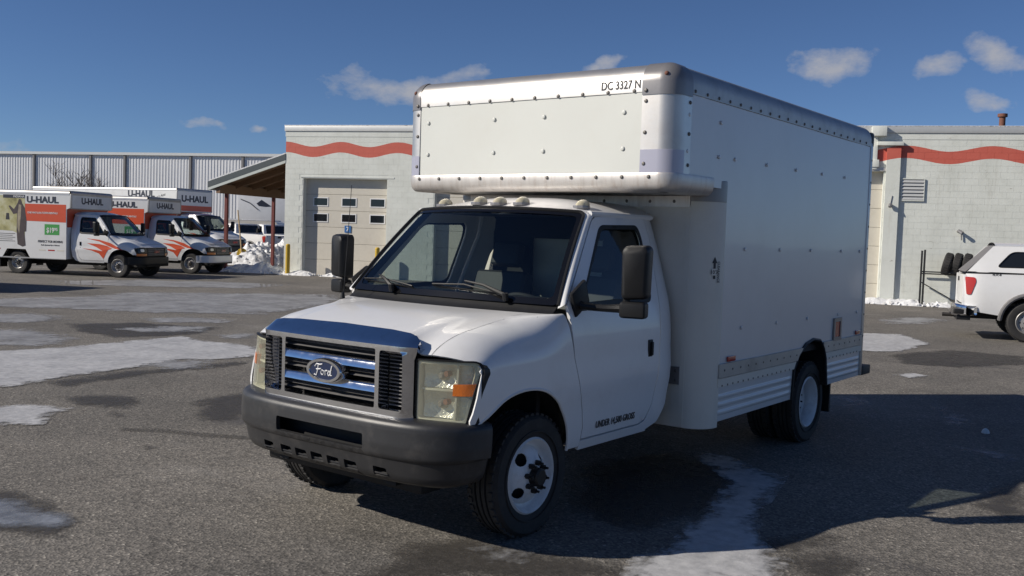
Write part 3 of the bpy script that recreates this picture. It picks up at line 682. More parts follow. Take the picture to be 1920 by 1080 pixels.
    def shelf(u, v):
        z = interp([(0, .704), (.25, .73), (.42, .748), (.55, .758), (.68, .764), (1, .768)], v); w = interp([(0, 0), (.25, .002), (.42, .012), (.55, .028), (.68, .05), (1, .13)], v)
        x, y = sm(lerp(-Lm, Lm, u)); e = .02; U = lerp(-Lm, Lm, u); ax, ay = sm(U+e); bx, by = sm(U-e); t = Vector((ax-bx, ay-by)).normalized()
        o = .0012-w; return (x+t.y*o, y-t.x*o, z)
    grid('bumper_top', 72, 14, shelf, M['bumper'], bp)
    MB().box(.50, .68, -.66, .66, .325, .42).build('bumper_valance', M['plastic'], bp, bevel=.02)
    MB().box(.70, .74, -.62, .62, .40, .70).build('bumper_void', M['black'], bp)
    m = MB()
    for y in (-.50, -.325, -.185, -.045, .095, .24, .47): m.obox((.775, y, .432), (.035, 0, .012), (0, .05, 0), (0, 0, .004))
    m.build('bumper_slot_sills', M['bumper'], bp)
    MB().box(.60, .78, -.60, .60, .735, .748).build('bumper_top_filler', M['black'], bp)

def front_marks(root, c):
    # roof clearance lamps, aerial
    for y, x in ((0, -.80), (.19, -.815), (-.19, -.815), (.62, -.925), (-.62, -.925)):
        z = c.R(x, y)[2]; b = MB(); P = [(x-.075, y), (x-.03, y-.042), (x+.02, y-.052), (x+.06, y-.04), (x+.072, y), (x+.06, y+.04), (x+.02, y+.052), (x-.03, y+.042)]
        b.prism(P, lambda u, v, w: (u, v, w), z-.008, z+.014); lo = b.build('clearance_lamp', M['cast'], root, bevel=.003)
        MB().dome((x, y, z+.012), (.066, 0, 0), (0, .044, 0), (-.01, 0, .045), 12, 4).build('lamp_lens', M['clear'], lo)
    p = Vector(c.H(-.06, -.80)); MB().tube([p+Vector((0, 0, -.01)), p+Vector((0, 0, .04)), p+Vector((-.01, -.0, .05)), p+Vector((-.06, .0, .80))], [.02, .012, .003, .0022], 6).build('aerial', M['plastic'], root)
# ------------------------------------------------------------------ the white box truck
BH, XR, ZT, XA, ZA, XN, RE = 1.2125, -5.295, 2.99, -1.10, 2.135, -1.908, .13
def plan_attic(x_in=-1.70):
    """plan of the attic nose, left side round to right side: (x, y, nx, ny)"""
    P = []
    for x in (x_in, XA-RE-.12): P.append((x, BH, 0, 1))
    for k in range(9):
        a = pi/2*(1-k/8); P.append((XA-RE+RE*cos(a), BH-RE+RE*sin(a), cos(a), sin(a)))
    for y in (.955, .5, 0, -.5, -1.06): P.append((XA, y, 1, 0))
    for k in range(9):
        a = -pi/2*k/8; P.append((XA-RE+RE*cos(a), -BH+RE+RE*sin(a), cos(a), sin(a)))
    for x in (XA-RE-.12, x_in): P.append((x, -BH, 0, -1))
    return P
def sweep(name, path, prof, m, parent, ang=40):
    n = len(prof); vs = [(x+nx*o, y+ny*o, z) for x, y, nx, ny in path for o, z in prof]; fs = []
    for i in range(len(path)-1):
        for j in range(n-1): fs.append((i*n+j, (i+1)*n+j, (i+1)*n+j+1, i*n+j+1))
    return mesh_obj(name, vs, fs, m, parent, ang, True)
def rivets(name, pts, nrm, r, parent, m=None, h=.5):
    b = MB(); nrm = Vector(nrm)
    t = nrm.orthogonal().normalized(); w = nrm.cross(t)
    for p in pts: b.dome(p, t*r, w*r, nrm*r*h, 8, 2)
    o = b.build(name, m or M['rivet'], parent, fix=False); o['kind'] = 'stuff'; return o

truck = thing('box_truck', 'white cutaway box truck with chrome grille and attic over the cab, parked alone', 'truck')
CB = build_cab(truck, True)
ford_front(truck, CB); front_marks(truck, CB)
make_wheel(truck, (0, .83, .365), 1, 'steer'); make_wheel(truck, (0, -.83, .365), -1, 'steer')
for s in (1, -1):
    make_wheel(truck, (-4.013, s*1.045, .365), s, 'dual'); make_wheel(truck, (-4.013, s*.80, .365), -s, 'dual')
MB().box(-5.2, -1.5, -.50, -.42, .50, .68).box(-5.2, -1.5, .42, .50, .50, .68).tube([(-4.013, -.7, .365), (-4.013, .7, .365)], .07, 10).dome((-4.013, 0, .365), (.17, 0, 0), (0, .2, 0), (0, 0, .17), 12, 4).dome((-4.013, 0, .365), (.17, 0, 0), (0, .2, 0), (0, 0, -.17), 12, 4).box(-3.2, -2.1, -.40, .3, .42, .60).tube([(-1.2, .2, .42), (-4, 0, .40)], .045, 8).tube([(-1.5, -.6, .40), (-5, -.62, .44)], .04, 8).box(-5.2, -1.95, -1.15, 1.15, .84, .90).build('chassis', M['chassis'], truck)

box = sub('cargo_box', truck)
wav = lambda x, z: .004*noise.noise(Vector((x*1.3, z*1.1, 3.1)))+.002*noise.noise(Vector((x*4, z*3, 9)))
sidep = [(XN, .885), (XN, ZA+.05), (XA-RE-.08, ZA+.05), (XA-RE-.08, ZT-.195), (XR+.06, ZT-.195), (XR+.06, .885), (-4.13, .885), (-4.05, .935), (-3.88, .955), (-3.70, .925), (-3.60, .885)]
patch('side_panel', sidep, lambda x, z: (x, BH-.004+wav(x, z), z), M['panels'], box, step=.22, th=.02, mirror=True, ang=80)
patch('front_panel', [(.965, 2.235), (.965, 2.79), (-1.07, 2.79), (-1.07, 2.235)], lambda y, z: (XA-.003+wav(y, z), y, z), M['panel'], box, step=.2, th=.02, out=(1, 0, 0), ang=80)
# vertical corner posts and the film at their foot
P = plan_attic(); ia = [i for i, p in enumerate(P) if p[0] > XA-RE-.08 and p[1] > .9]
left = [(XA-RE-.09, BH, 0, 1)]+[p for p in P if p[1] > .95 and p[0] > XA-RE-.05]
right = [p for p in P if p[1] < -1.05 and p[0] > XA-RE-.05]+[(XA-RE-.09, -BH, 0, -1)]
for q in (left, right):
    q[0] = q[0]; sweep('corner_post', q, [(-.002, 2.23), (.003, 2.235), (.003, 2.78), (-.002, 2.785)], M['alu'], box)
    sweep('corner_film', q[1:] if q is left else q[:-1], [(-.001, 2.247), (.0045, 2.25), (.0045, 2.405), (-.001, 2.408)], M['decal'], box)
    # cast corner cap
    core = []
    for x, y, nx, ny in q: core.append((x-nx*RE, y-ny*RE, nx, ny))
    nz_ = 9; vs = []; fs = []; rows = [(2.77, 1, 0), (ZT-RE, 1, 0)]+[(ZT-RE+RE*sin(a), cos(a), 0) for a in [pi/2*k/7 for k in range(1, 8)]]
    for x, y, nx, ny in core:
        for z, k, _ in rows: vs.append((x+nx*(RE*k+.008), y+ny*(RE*k+.008), z+.008*(1-k)))
    nr = len(rows)
    for i in range(len(core)-1):
        for j in range(nr-1): fs.append((i*nr+j, (i+1)*nr+j, (i+1)*nr+j+1, i*nr+j+1))
    cc = mesh_obj('corner_cap', vs, fs, M['cast'], box, 60, True)
    sg = 1 if q is left else -1
    a = pi/4*1.0; d = Vector((cos(radians(20))*cos(.35), sg*sin(radians(20))*cos(.35), sin(.35)))
    pc = Vector((XA-RE, sg*(BH-RE), ZT-RE))+d*(RE+.008); t = d.orthogonal().normalized()
    MB().dome(pc, t*.016, d.cross(t)*.016, d*.012, 10, 3).build('cap_bolt', M['rustpipe'], cc)
# roof rails
prof_top = [(0, ZT-.20), (.004, ZT-.198), (.004, ZT-RE)]+[(RE*(cos(a)-1)+.004, ZT-RE+RE*sin(a)) for a in [pi/2*k/8 for k in range(1, 9)]]+[(-RE-.08, ZT+.002)]
sweep('front_roof_rail', [(XA, .957, 1, 0), (XA, .5, 1, 0), (XA, 0, 1, 0), (XA, -.5, 1, 0), (XA, -1.063, 1, 0)], prof_top, M['alu'], box)
for s in (1, -1): sweep('side_roof_rail', [(x, s*BH, 0, s) for x in (XA-RE-.085, -2, -3, -4, XR+.07)], prof_top, M['alud'], box)
grid('roof_panel', 20, 6, lambda u, v: (lerp(XA-RE-.04, XR+.02, u), lerp(-BH+RE+.05, BH-RE-.05, v), ZT-.004+.006*noise.noise(Vector((u*9, v*3, 0)))), M['panel'], box)
# attic floor rail, rounded underneath
prof_bot = [(0, 2.252), (.006, 2.25), (.010, 2.235)]+[(-.045+.050*cos(a), 2.19+.065*sin(a)) for a in [-.2-1.35*k/6 for k in range(7)]]+[(-.20, 2.125)]
sweep('attic_floor_rail', plan_attic(x_in=-1.70), prof_bot, M['rust'], box, 50)
MB().box(XN, XA-.05, -BH+.06, BH-.06, 2.13, 2.20).build('attic_floor', M['alud'], box)
rivets('rail_rivets', [(XA+.011, y, 2.222) for y in [-1.05+.208*k for k in range(11)]], (1, 0, 0), .014, box)
rivets('rail_rivets', [(XA+.006, y, ZT-.188) for y in [-.98+.208*k for k in range(10)]], (1, 0, 0), .014, box)
rivets('rail_rivets', [(x, BH+.006, ZT-.175) for x in [-1.36-.185*k for k in range(21)]], (0, 1, 0), .013, box)
rivets('post_rivets', [(XA+.006, .985, z) for z in (2.73, 2.52, 2.31)]+[(XA+.006, -1.085, z) for z in (2.73, 2.56, 2.32)]+[(XA+.013, .985, 2.80), (XA+.013, -1.085, 2.80)], (1, 0, 0), .014, box)
rivets('post_rivets', [(XA-RE-.06, BH+.006, z) for z in (2.73, 2.52, 2.31)], (0, 1, 0), .014, box)
rivets('panel_bolts', [(XA+.002, y, z) for y in (-.975, -.312, .146, .816) for z in (2.662, 2.415)], (1, 0, 0), .017, box, M['panel'])
rivets('panel_bolts', [(x, BH+.001, z) for x, z in [(-1.289, 2.65), (-1.79, 2.65), (-1.278, 2.405), (-1.777, 2.405), (-2.05, 2.41), (-2.65, 2.415), (-3.27, 2.42), (-3.89, 2.43), (-4.5, 2.44)]]+[(x, BH+.001, z) for x in (-2.3, -3.0, -3.7, -4.5, -5.05) for z in (1.15, 1.75)], (0, 1, 0), .016, box, M['panels'])
text('DC 3327 N', .060, M['ink'], box, (XA+.0055, .785, 2.848), (0, 1, 0), (0, 0, 1), fat=.012, wide=.80, ext=.001)
# nose below the attic: flat front, rounded corners
NR = .18; NX = XN+NR
for s in (1, -1):
    pth = [(XN+NR*sin(a), s*(BH-NR+NR*cos(a)), sin(a), s*cos(a)) for a in [pi/2*k/14 for k in range(15)]]
    sweep('nose_corner', [(XN-.03, s*BH, 0, s)]+pth, [(.002, .43), (.002, 2.10)], M['beige'], box)
    sweep('nose_foot', [(XN-.03, s*BH, 0, s)]+pth, [(.002, .432), (-.05, .432)], M['beige'], box)
    sweep('nose_corner_bracket', [(XN-.02, s*BH, 0, s)]+pth[:], [(-.002, 2.085), (.006, 2.088), (.008, 2.20), (.006, 2.238), (-.004, 2.243)], M['cast'], box)
    MB().box(NX-.002, NX+.005, *sorted((s*1.0, s*1.036)), .44, 2.06).build('nose_seam', M['beige'], box)
patch('nose_panel', [(-1.03, .43), (1.03, .43), (1.03, 2.06), (-1.03, 2.06)], lambda y, z: (NX+wav(y, z)*.5, y, z), M['beige'], box, step=.2, th=.02, out=(1, 0, 0))
MB().box(NX, NX+.010, -1.03, 1.03, 2.045, 2.125).build('nose_rail', M['rust'], box)
rivets('rail_rivets', [(NX+.010, -.9+.2*k, 2.085) for k in range(10)], (1, 0, 0), .013, box)
MB().box(NX-.01, NX+.012, .88, 1.0, .745, .875).build('nose_plate', M['cast'], box)
rivets('rail_rivets', [(NX+.012, y, z) for y in (.91, .97) for z in (.775, .845)], (1, 0, 0), .012, box)
# clearance arrow on the curved corner
ang = radians(28); n2 = Vector((sin(ang), cos(ang), 0)); r2 = Vector((-cos(ang), sin(ang), 0)); pc = Vector((XN, BH-NR, 0))+n2*(NR+.006)
m = MB(); q = lambda u, v, w: pc+r2*u+n2*w+Vector((0, 0, v))
m.prism([(-.009, 1.53), (.009, 1.53), (.009, 1.645), (.022, 1.645), (0, 1.69), (-.022, 1.645), (-.009, 1.645)], q, -.002, .0)
m.build('arrow_decal', M['ink'], box)
text('CLEARANCE', .020, M['ink'], box, pc+r2*.036+Vector((0, 0, 1.58)), (0, 0, -1), r2, ext=.0008, fat=.01)
MB().prism([(-.026, 1.555), (.020, 1.555), (.020, 1.605), (-.026, 1.605)], q, -.001, .0015).build('arrow_plate', M['beige'], box)
text("10'3", .028, M['ink'], box, pc+n2*.002+r2*(-.003)+Vector((0, 0, 1.58)), r2, (0, 0, 1), ext=.0006, fat=.01)
# base rails, skirts with pressed ribs, wheel opening
WA = [(-3.415, .47), (-3.44, .72), (-3.53, .84), (-3.70, .925), (-3.88, .955), (-4.05, .935), (-4.15, .86), (-4.215, .76), (-4.27, .50)]
for s in (1, -1):
    fl = lambda d: (lambda x, z: (x, s*(BH+d), z))
    up = lambda x0, x1, z0, z1: [(x0, z0), (x1, z0), (x1, z1), (x0, z1)]
    patch('base_rail', [(XN-.01, .795), (-3.485, .795), (-3.60, .885), (-3.61, .898), (XN-.01, .898)], fl(.012), M['alud'], box, step=.4, th=.03, out=(0, s, 0))
    patch('lower_rail', [(XN-.01, .728), (-3.445, .728), (-3.478, .79), (XN-.01, .79)], fl(.006), M['beige'], box, step=.4, th=.03, out=(0, s, 0))
    patch('base_rail', [(-4.13, .885), (-4.19, .815), (XR+.06, .815), (XR+.06, .915), (-4.13, .915)], fl(.012), M['alud'], box, step=.4, th=.03, out=(0, s, 0))
    patch('lower_rail', [(-4.205, .81), (-4.235, .748), (XR+.06, .748), (XR+.06, .81)], fl(.006), M['beige'], box, step=.4, th=.03, out=(0, s, 0))
    rib = lambda x, z: (x, s*(BH-.008+.010*max(smooth(.022, .006, abs(z-zz)) for zz in (.53, .59, .65))*smooth(-1.98, -2.06, x)*smooth(-3.40, -3.34, x) if x > -3.8 else BH-.008+.010*max(smooth(.022, .006, abs(z-zz)) for zz in (.56, .62, .68))*smooth(-4.32, -4.38, x)*smooth(-5.2, -5.14, x)), z)
    grid('skirt', 12, 60, lambda u, v: rib(lerp(XN-.02, lerp(-3.415, -3.44, v), u), lerp(.468, .724, v)), M['panels'], box)
    grid('skirt', 10, 60, lambda u, v: rib(lerp(lerp(-4.275, -4.225, v), XR+.06, u), lerp(.50, .745, v)), M['panels'], box)
    MB().tube([(x, s*(BH-.002), z) for x, z in dens_poly(WA, .05, False)], .016, 6).build('arch_trim', M['plastic'], box)
    grid('rear_wheel_housing', 20, 1, lambda u, v: (interp([(i/8, p[0]) for i, p in enumerate(WA)], u), s*lerp(BH-.01, .5, v), interp([(i/8, p[1]) for i, p in enumerate(WA)], u)), M['black'], box)
    rivets('rail_rivets', [(XN-.10-.145*k, s*(BH+.012), .848) for k in range(11)]+[(-4.25-.15*k, s*(BH+.012), .868) for k in range(7)], (0, s, 0), .009, box)
    rivets('rail_rivets', [(XN-.08-.095*k, s*(BH+.006), .735) for k in range(15)]+[(-4.30-.1*k, s*(BH+.006), .755) for k in range(9)], (0, s, 0), .009, box)
    MB().box(-2.20, -2.065, *sorted((s*BH, s*(BH+.012))), .906, .946).build('side_reflector', M['red'], box, bevel=.004)
    MB().box(-5.16, -5.04, *sorted((s*BH, s*(BH+.012))), .925, .965).build('side_reflector', M['red'], box, bevel=.004)
    fr = MB(); fr.box(-4.59, -4.555, *sorted((s*BH, s*(BH+.014))), .905, 1.12).box(-4.415, -4.38, *sorted((s*BH, s*(BH+.014))), .905, 1.12).box(-4.555, -4.415, *sorted((s*BH, s*(BH+.0135))), 1.085, 1.12).box(-4.555, -4.415, *sorted((s*BH, s*(BH+.0135))), .905, .94)
    lf = fr.build('lamp_frame', M['cast'], box); MB().box(-4.555, -4.415, *sorted((s*(BH-.01), s*(BH+.006))), .94, 1.085).build('marker_lamp', M['red'], lf)
    MB().box(XR, XR+.065, *sorted((s*(BH-.09), s*(BH+.006))), .50, ZT-.16).build('rear_post', M['alu'], box, bevel=.01)
    rivets('post_rivets', [(XR+.03, s*(BH+.006), .9+.22*k) for k in range(9)], (0, s, 0), .012, box)
    MB().box(XR-.02, XR+.06, *sorted((s*(BH-.085), s*(BH+.01))), ZT-.21, ZT-.05).build('rear_corner_cap', M['roofdark'], box, bevel=.04, seg=4)
    MB().box(-4.50, -4.47, *sorted((s*.72, s*1.18)), .22, .60).build('mud_flap', M['plastic'], truck)
MB().box(XR-.005, XR+.02, -BH+.09, BH-.09, .85, ZT-.10).build('rear_door', M['panel'], box)
MB().box(XR-.30, XR-.04, -BH, BH, .49, .58).box(XR-.06, XR+.2, -.9, -.8, .50, .64).box(XR-.06, XR+.2, .8, .9, .50, .64).build('rear_step', M['steel'], truck, bevel=.01)
MB().box(XR, XR+.065, -BH+.09, BH-.09, .60, .88).build('rear_sill', M['alud'], box)
# door print
dy = CB.S(-.87, .59)[1]
text('UNDER 14,500 GROSS', .052, M['ink'], truck, (-.872, dy+.0045, .592), (-1, 0, .0), (0, -.05, 1), shear=.25, wide=.83, fat=.01)
# ------------------------------------------------------------------ ground: asphalt, ice, wet patches
def nodes(m): 
    m.use_nodes = True; return m.node_tree, m.node_tree.nodes['Principled BSDF'], m.node_tree.nodes.new, m.node_tree.links.new
def ramp(N, L, src, stops):
    r = N('ShaderNodeValToRGB'); e = r.color_ramp.elements
    while len(e) < len(stops): e.new(.5)
    for k, (p, c) in enumerate(stops): e[k].position = p; e[k].color = (*c, 1) if len(c) == 3 else c
    L(src, r.inputs[0]); return r.outputs[0]
def noise_n(N, L, tc, sc, det=6, ro=.6, typ='ShaderNodeTexNoise'):
    n = N(typ); n.inputs['Scale'].default_value = sc
    if typ == 'ShaderNodeTexNoise': n.inputs['Detail'].default_value = det; n.inputs['Roughness'].default_value = ro
    L(tc, n.inputs['Vector']); return n
def mixn(N, L, fac, a, b, mode='MIX'):
    x = N('ShaderNodeMix'); x.data_type = 'RGBA'; x.blend_type = mode
    for i, v in ((0, fac), (6, a), (7, b)):
        if isinstance(v, (int, float)): x.inputs[i].default_value = v
        elif isinstance(v, tuple): x.inputs[i].default_value = (*v, 1)
        else: L(v, x.inputs[i])
    return x.outputs[2]
def mathn(N, L, op, a, b=0., cl=False):
    x = N('ShaderNodeMath'); x.operation = op; x.use_clamp = cl
    for i, v in enumerate((a, b)):
        if isinstance(v, (int, float)): x.inputs[i].default_value = v
        else: L(v, x.inputs[i])
    return x.outputs[0]

asphalt = bpy.data.materials.new('asphalt'); nt, B, N, L = nodes(asphalt)
tc = N('ShaderNodeTexCoord').outputs['Object']
vor = N('ShaderNodeTexVoronoi'); vor.inputs['Scale'].default_value = 66; L(tc, vor.inputs['Vector'])
stone = ramp(N, L, vor.outputs['Color'], [(0, (.055, .051, .046)), (.3, (.105, .098, .088)), (.6, (.165, .152, .136)), (.86, (.235, .215, .19)), (1, (.46, .43, .38))])
big = noise_n(N, L, tc, .35, 8, .65).outputs['Fac']; mid = noise_n(N, L, tc, 2.2, 8, .7).outputs['Fac']
tone = ramp(N, L, big, [(.3, (.68, .68, .68)), (.5, (.97, .96, .945)), (.7, (1.25, 1.235, 1.21))])
colr = mixn(N, L, 1.0, stone, tone, 'MULTIPLY')
tone2 = ramp(N, L, mid, [(.28, (.72, .70, .68)), (.42, (1, 1, 1)), (.62, (1, 1, 1)), (.8, (1.12, 1.1, 1.07))])
colr = mixn(N, L, 1.0, colr, tone2, 'MULTIPLY')
# far worn salt film: pale streaks running across the yard
mpg = N('ShaderNodeMapping'); mpg.inputs['Rotation'].default_value = (0, 0, -radians(38)); mpg.inputs['Scale'].default_value = (.55, .13, 1); L(tc, mpg.inputs[0])
salt = noise_n(N, L, mpg.outputs[0], 1.5, 9, .7).outputs['Fac']
saltm = mathn(N, L, 'MULTIPLY', mathn(N, L, 'SUBTRACT', salt, .56, True), 3.0, True)
colr = mixn(N, L, mathn(N, L, 'MULTIPLY', saltm, .55), colr, (.36, .345, .325))
# damp stains
mp2 = N('ShaderNodeMapping'); mp2.inputs['Rotation'].default_value = (0, 0, -radians(38)); mp2.inputs['Scale'].default_value = (.8, .35, 1); mp2.inputs['Location'].default_value = (3.3, 1.7, 0); L(tc, mp2.inputs[0])
dampn = noise_n(N, L, mp2.outputs[0], 1.1, 7, .6).outputs['Fac']
damp = mathn(N, L, 'MULTIPLY', mathn(N, L, 'SUBTRACT', dampn, .60, True), 9.0, True)
colr = mixn(N, L, mathn(N, L, 'MULTIPLY', damp, .55), colr, (.055, .05, .045))
# hairline cracks
crk = N('ShaderNodeTexVoronoi'); crk.feature = 'DISTANCE_TO_EDGE'; crk.inputs['Scale'].default_value = .22
wrp = N('ShaderNodeVectorMath'); wrp.operation = 'ADD'; wn_ = noise_n(N, L, tc, 1.3, 5, .6); sc_ = N('ShaderNodeVectorMath'); sc_.operation = 'SCALE'; sc_.inputs['Scale'].default_value = 1.4
L(wn_.outputs['Color'], sc_.inputs[0]); L(tc, wrp.inputs[0]); L(sc_.outputs[0], wrp.inputs[1]); L(wrp.outputs[0], crk.inputs['Vector'])
cr = mathn(N, L, 'LESS_THAN', crk.outputs['Distance'], .0035)
colr = mixn(N, L, mathn(N, L, 'MULTIPLY', cr, .28), colr, (.04, .036, .03))
L(colr, B.inputs['Base Color'])
rgh = N('ShaderNodeMapRange'); rgh.inputs[3].default_value = .88; rgh.inputs[4].default_value = .55; L(damp, rgh.inputs[0]); L(rgh.outputs[0], B.inputs['Roughness'])
bmp = N('ShaderNodeBump'); bmp.inputs['Strength'].default_value = .6; bmp.inputs['Distance'].default_value = .006; L(vor.outputs['Distance'], bmp.inputs['Height']); L(bmp.outputs[0], B.inputs['Normal'])

def sheet_mat(name, c0, c1, rough, soft, amp, bumpd=.004, nscale=3.0, opac=1.0, gain=1.2):
    m = bpy.data.materials.new(name); nt, B, N, L = nodes(m); tc = N('ShaderNodeTexCoord').outputs['Object']
    at = N('ShaderNodeAttribute'); at.attribute_name = 'edge'
    n1 = noise_n(N, L, tc, nscale, 10, .68).outputs['Fac']; n2 = noise_n(N, L, tc, nscale*6, 6, .65).outputs['Fac']
    f = mathn(N, L, 'ADD', mathn(N, L, 'DIVIDE', at.outputs['Fac'], soft), mathn(N, L, 'MULTIPLY', mathn(N, L, 'SUBTRACT', n1, .5), amp))
    f = mathn(N, L, 'ADD', f, mathn(N, L, 'MULTIPLY', mathn(N, L, 'SUBTRACT', n2, .5), amp*.5))
    al = mathn(N, L, 'MULTIPLY', f, gain, True)
    if opac < 1: al = mathn(N, L, 'MULTIPLY', al, mathn(N, L, 'MULTIPLY', mathn(N, L, 'ADD', n1, .35), opac, True), True)
    L(al, B.inputs['Alpha'])
    c = ramp(N, L, n2, [(.3, c0), (.65, c1)]); c = mixn(N, L, 1.0, c, ramp(N, L, n1, [(.3, (.75, .75, .76)), (.6, (1.05, 1.05, 1.05))]), 'MULTIPLY'); L(c, B.inputs['Base Color'])
    B.inputs['Roughness'].default_value = rough
    b = N('ShaderNodeBump'); b.inputs['Strength'].default_value = .5; b.inputs['Distance'].default_value = bumpd; L(n1, b.inputs['Height']); L(b.outputs[0], B.inputs['Normal'])
    return m
M['ice'] = sheet_mat('packed_ice', (.26, .26, .27), (.42, .42, .425), .55, .40, 3.2, .02, 1.5, .85)
M['snowsheet'] = sheet_mat('trodden_snow', (.34, .34, .345), (.52, .515, .515), .6, .24, 2.4, .03, 1.9, 1.25, 1.9)
M['clearice'] = sheet_mat('glazed_ice', (.20, .205, .215), (.36, .37, .385), .22, .14, 1.5, .02, 2.5, .9)
M['wet'] = sheet_mat('wet_asphalt_film', (.040, .036, .032), (.075, .068, .060), .62, .22, 2.6, .002, 3.0, .80)
M['crack'] = sheet_mat('crack_filler', (.035, .032, .028), (.06, .054, .048), .8, .03, 1.6, .002, 6.0, .38)
snow = bpy.data.materials.new('snow'); nt, B, N, L = nodes(snow); tc = N('ShaderNodeTexCoord').outputs['Object']
L(ramp(N, L, noise_n(N, L, tc, 3.2, 8, .7).outputs['Fac'], [(.3, (.40, .38, .355)), (.47, (.73, .73, .735)), (.7, (.80, .80, .81))]), B.inputs['Base Color']); B.inputs['Roughness'].default_value = .75
b = N('ShaderNodeBump'); b.inputs['Strength'].default_value = .8; b.inputs['Distance'].default_value = .03; L(noise_n(N, L, tc, 14, 6, .7).outputs['Fac'], b.inputs['Height']); L(b.outputs[0], B.inputs['Normal']); M['snow'] = snow

g = mesh_obj('ground', [(-700, -700, 0), (500, -700, 0), (500, 500, 0), (-700, 500, 0)], [(0, 1, 2, 3)], asphalt); g['kind'] = 'structure'
def sheet(name, pix, m, z, jit=0., stuff=True):
    """flat sheet lying on the yard; outline given as sight-line points on the ground"""
    out = dens_poly(pix, 8); xs = [p[0] for p in out]; ys_ = [p[1] for p in out]
    st = max(5, (max(xs)-min(xs))/44); sv = max(1.5, (max(ys_)-min(ys_))/16)
    v2, fs = tri2d(out, [], st, sv); W = [G(u, v, z) for u, v in v2]; Bd = [G(u, v, z) for u, v in out]
    Bp = [(p.x, p.y) for p in Bd]; nb = len(Bp)
    F = []
    for f in fs:
        a, b_, c = (W[i] for i in f[:3]); F.append(f if (b_-a).cross(c-a).z > 0 else f[::-1])
    me = bpy.data.meshes.new(name); me.from_pydata([tuple(w) for w in W], [], F); me.update()
    a = me.attributes.new('edge', 'FLOAT', 'POINT')
    for i, w in enumerate(W): a.data[i].value = min(seg_dist((w.x, w.y), Bp[k], Bp[(k+1) % nb]) for k in range(nb))
    o = link(name, me, m); o['kind'] = 'stuff'; return o
def S_(label, pix, m, z, cat): tag(sheet('ice_patch' if cat == 'ice' else 'dark_patch', pix, M[m], z), label, cat)
S_('long band of packed grey ice across the yard before the parked rental trucks', [(-90, 560), (130, 556), (250, 547), (420, 549), (640, 552), (640, 572), (560, 580), (500, 590), (300, 588), (180, 582), (60, 578), (-90, 576)], 'ice', .008, 'ice')
S_('short tongue of ice between two larger ice bands', [(-90, 616), (60, 616), (160, 630), (130, 645), (60, 650), (-90, 644)], 'ice', .008, 'ice')
S_('broad sheet of white trodden ice left of the box truck grille', [(-90, 662), (120, 650), (250, 638), (340, 630), (400, 640), (490, 648), (490, 668), (420, 674), (330, 676), (230, 692), (120, 708), (30, 724), (-90, 731)], 'snowsheet', .009, 'ice')
S_('thin ice lobe hanging below the broad white sheet', [(270, 668), (340, 672), (410, 672), (400, 690), (330, 694), (250, 690)], 'ice', .008, 'ice')
S_('small ragged ice tongue with a dark damp edge', [(-90, 762), (60, 757), (150, 765), (100, 776), (85, 796), (-90, 800)], 'snowsheet', .009, 'ice')
S_('glazed ice puddle frozen in a dip of the asphalt', [(-90, 925), (50, 936), (85, 955), (135, 962), (148, 980), (110, 996), (60, 992), (-90, 988)], 'clearice', .009, 'ice')
S_('long tongue of snow ice running out from beneath the box truck', [(1300, 835), (1400, 866), (1440, 882), (1480, 893), (1450, 940), (1428, 960), (1432, 985), (1425, 1010), (1490, 1052), (1480, 1095), (1150, 1095), (1180, 1040), (1250, 1020), (1310, 960), (1360, 900), (1290, 850)], 'snowsheet', .009, 'ice')
S_('pale ice patch by the yard wall behind the box truck', [(1600, 624), (1690, 626), (1750, 644), (1690, 660), (1600, 658)], 'snowsheet', .009, 'ice')
S_('thin ice streaks in the yard beyond the broad white sheet', [(200, 616), (300, 610), (400, 612), (390, 622), (250, 624)], 'ice', .008, 'ice')
S_('narrow ice streak beside the box truck bonnet', [(390, 626), (480, 624), (500, 634), (420, 636)], 'ice', .008, 'ice')
S_('faint ice scuffs on the shaded asphalt behind the box truck', [(1740, 755), (1800, 770), (1830, 800), (1790, 806), (1750, 780)], 'ice', .008, 'ice')
S_('pale frozen slush streak in the box truck shadow', [(1780, 835), (1850, 838), (1930, 858), (1900, 866), (1800, 846)], 'ice', .008, 'ice')
S_('small slush lobe behind the box truck rear wheel', [(1560, 745), (1600, 742), (1640, 757), (1600, 766), (1560, 762)], 'ice', .008, 'ice')
S_('wispy frozen slush by the front tyre', [(850, 1030), (950, 1018), (1040, 1040), (980, 1058), (900, 1055)], 'ice', .010, 'ice')
S_('dark wet stain reaching towards the grille', [(350, 755), (420, 738), (480, 728), (490, 775), (420, 792), (370, 790)], 'wet', .005, 'wet patch')
S_('thin meltwater streak in front of the ragged ice tongue', [(90, 742), (180, 738), (280, 746), (240, 768), (150, 762)], 'wet', .005, 'wet patch')
S_('wide brown meltwater stain in front of the front tyre', [(720, 1040), (760, 1015), (860, 1000), (960, 1018), (1080, 1035), (1180, 1060), (1240, 1095), (640, 1095)], 'wet', .005, 'wet patch')
S_('dark damp fringe along the snow ice tongue', [(1380, 1010), (1450, 1005), (1540, 995), (1590, 1010), (1540, 1030), (1420, 1040)], 'wet', .005, 'wet patch')
S_('damp stain at the tip of the box truck shadow', [(1800, 940), (1860, 915), (1935, 890), (1935, 990), (1880, 980)], 'wet', .005, 'wet patch')
S_('dark ring of meltwater round the glazed ice puddle', [(-90, 900), (60, 915), (120, 945), (165, 975), (120, 1012), (50, 1005), (-90, 1002)], 'wet', .005, 'wet patch')
S_('darker ground beneath the box truck', [(1080, 870), (1250, 840), (1400, 880), (1380, 960), (1200, 1000), (1060, 960)], 'wet', .005, 'wet patch')  # darker sheet laid on the asphalt below the truck body
S_('small round damp spot on the open asphalt', [(190, 770), (220, 767), (250, 775), (225, 783), (195, 780)], 'wet', .005, 'wet patch')
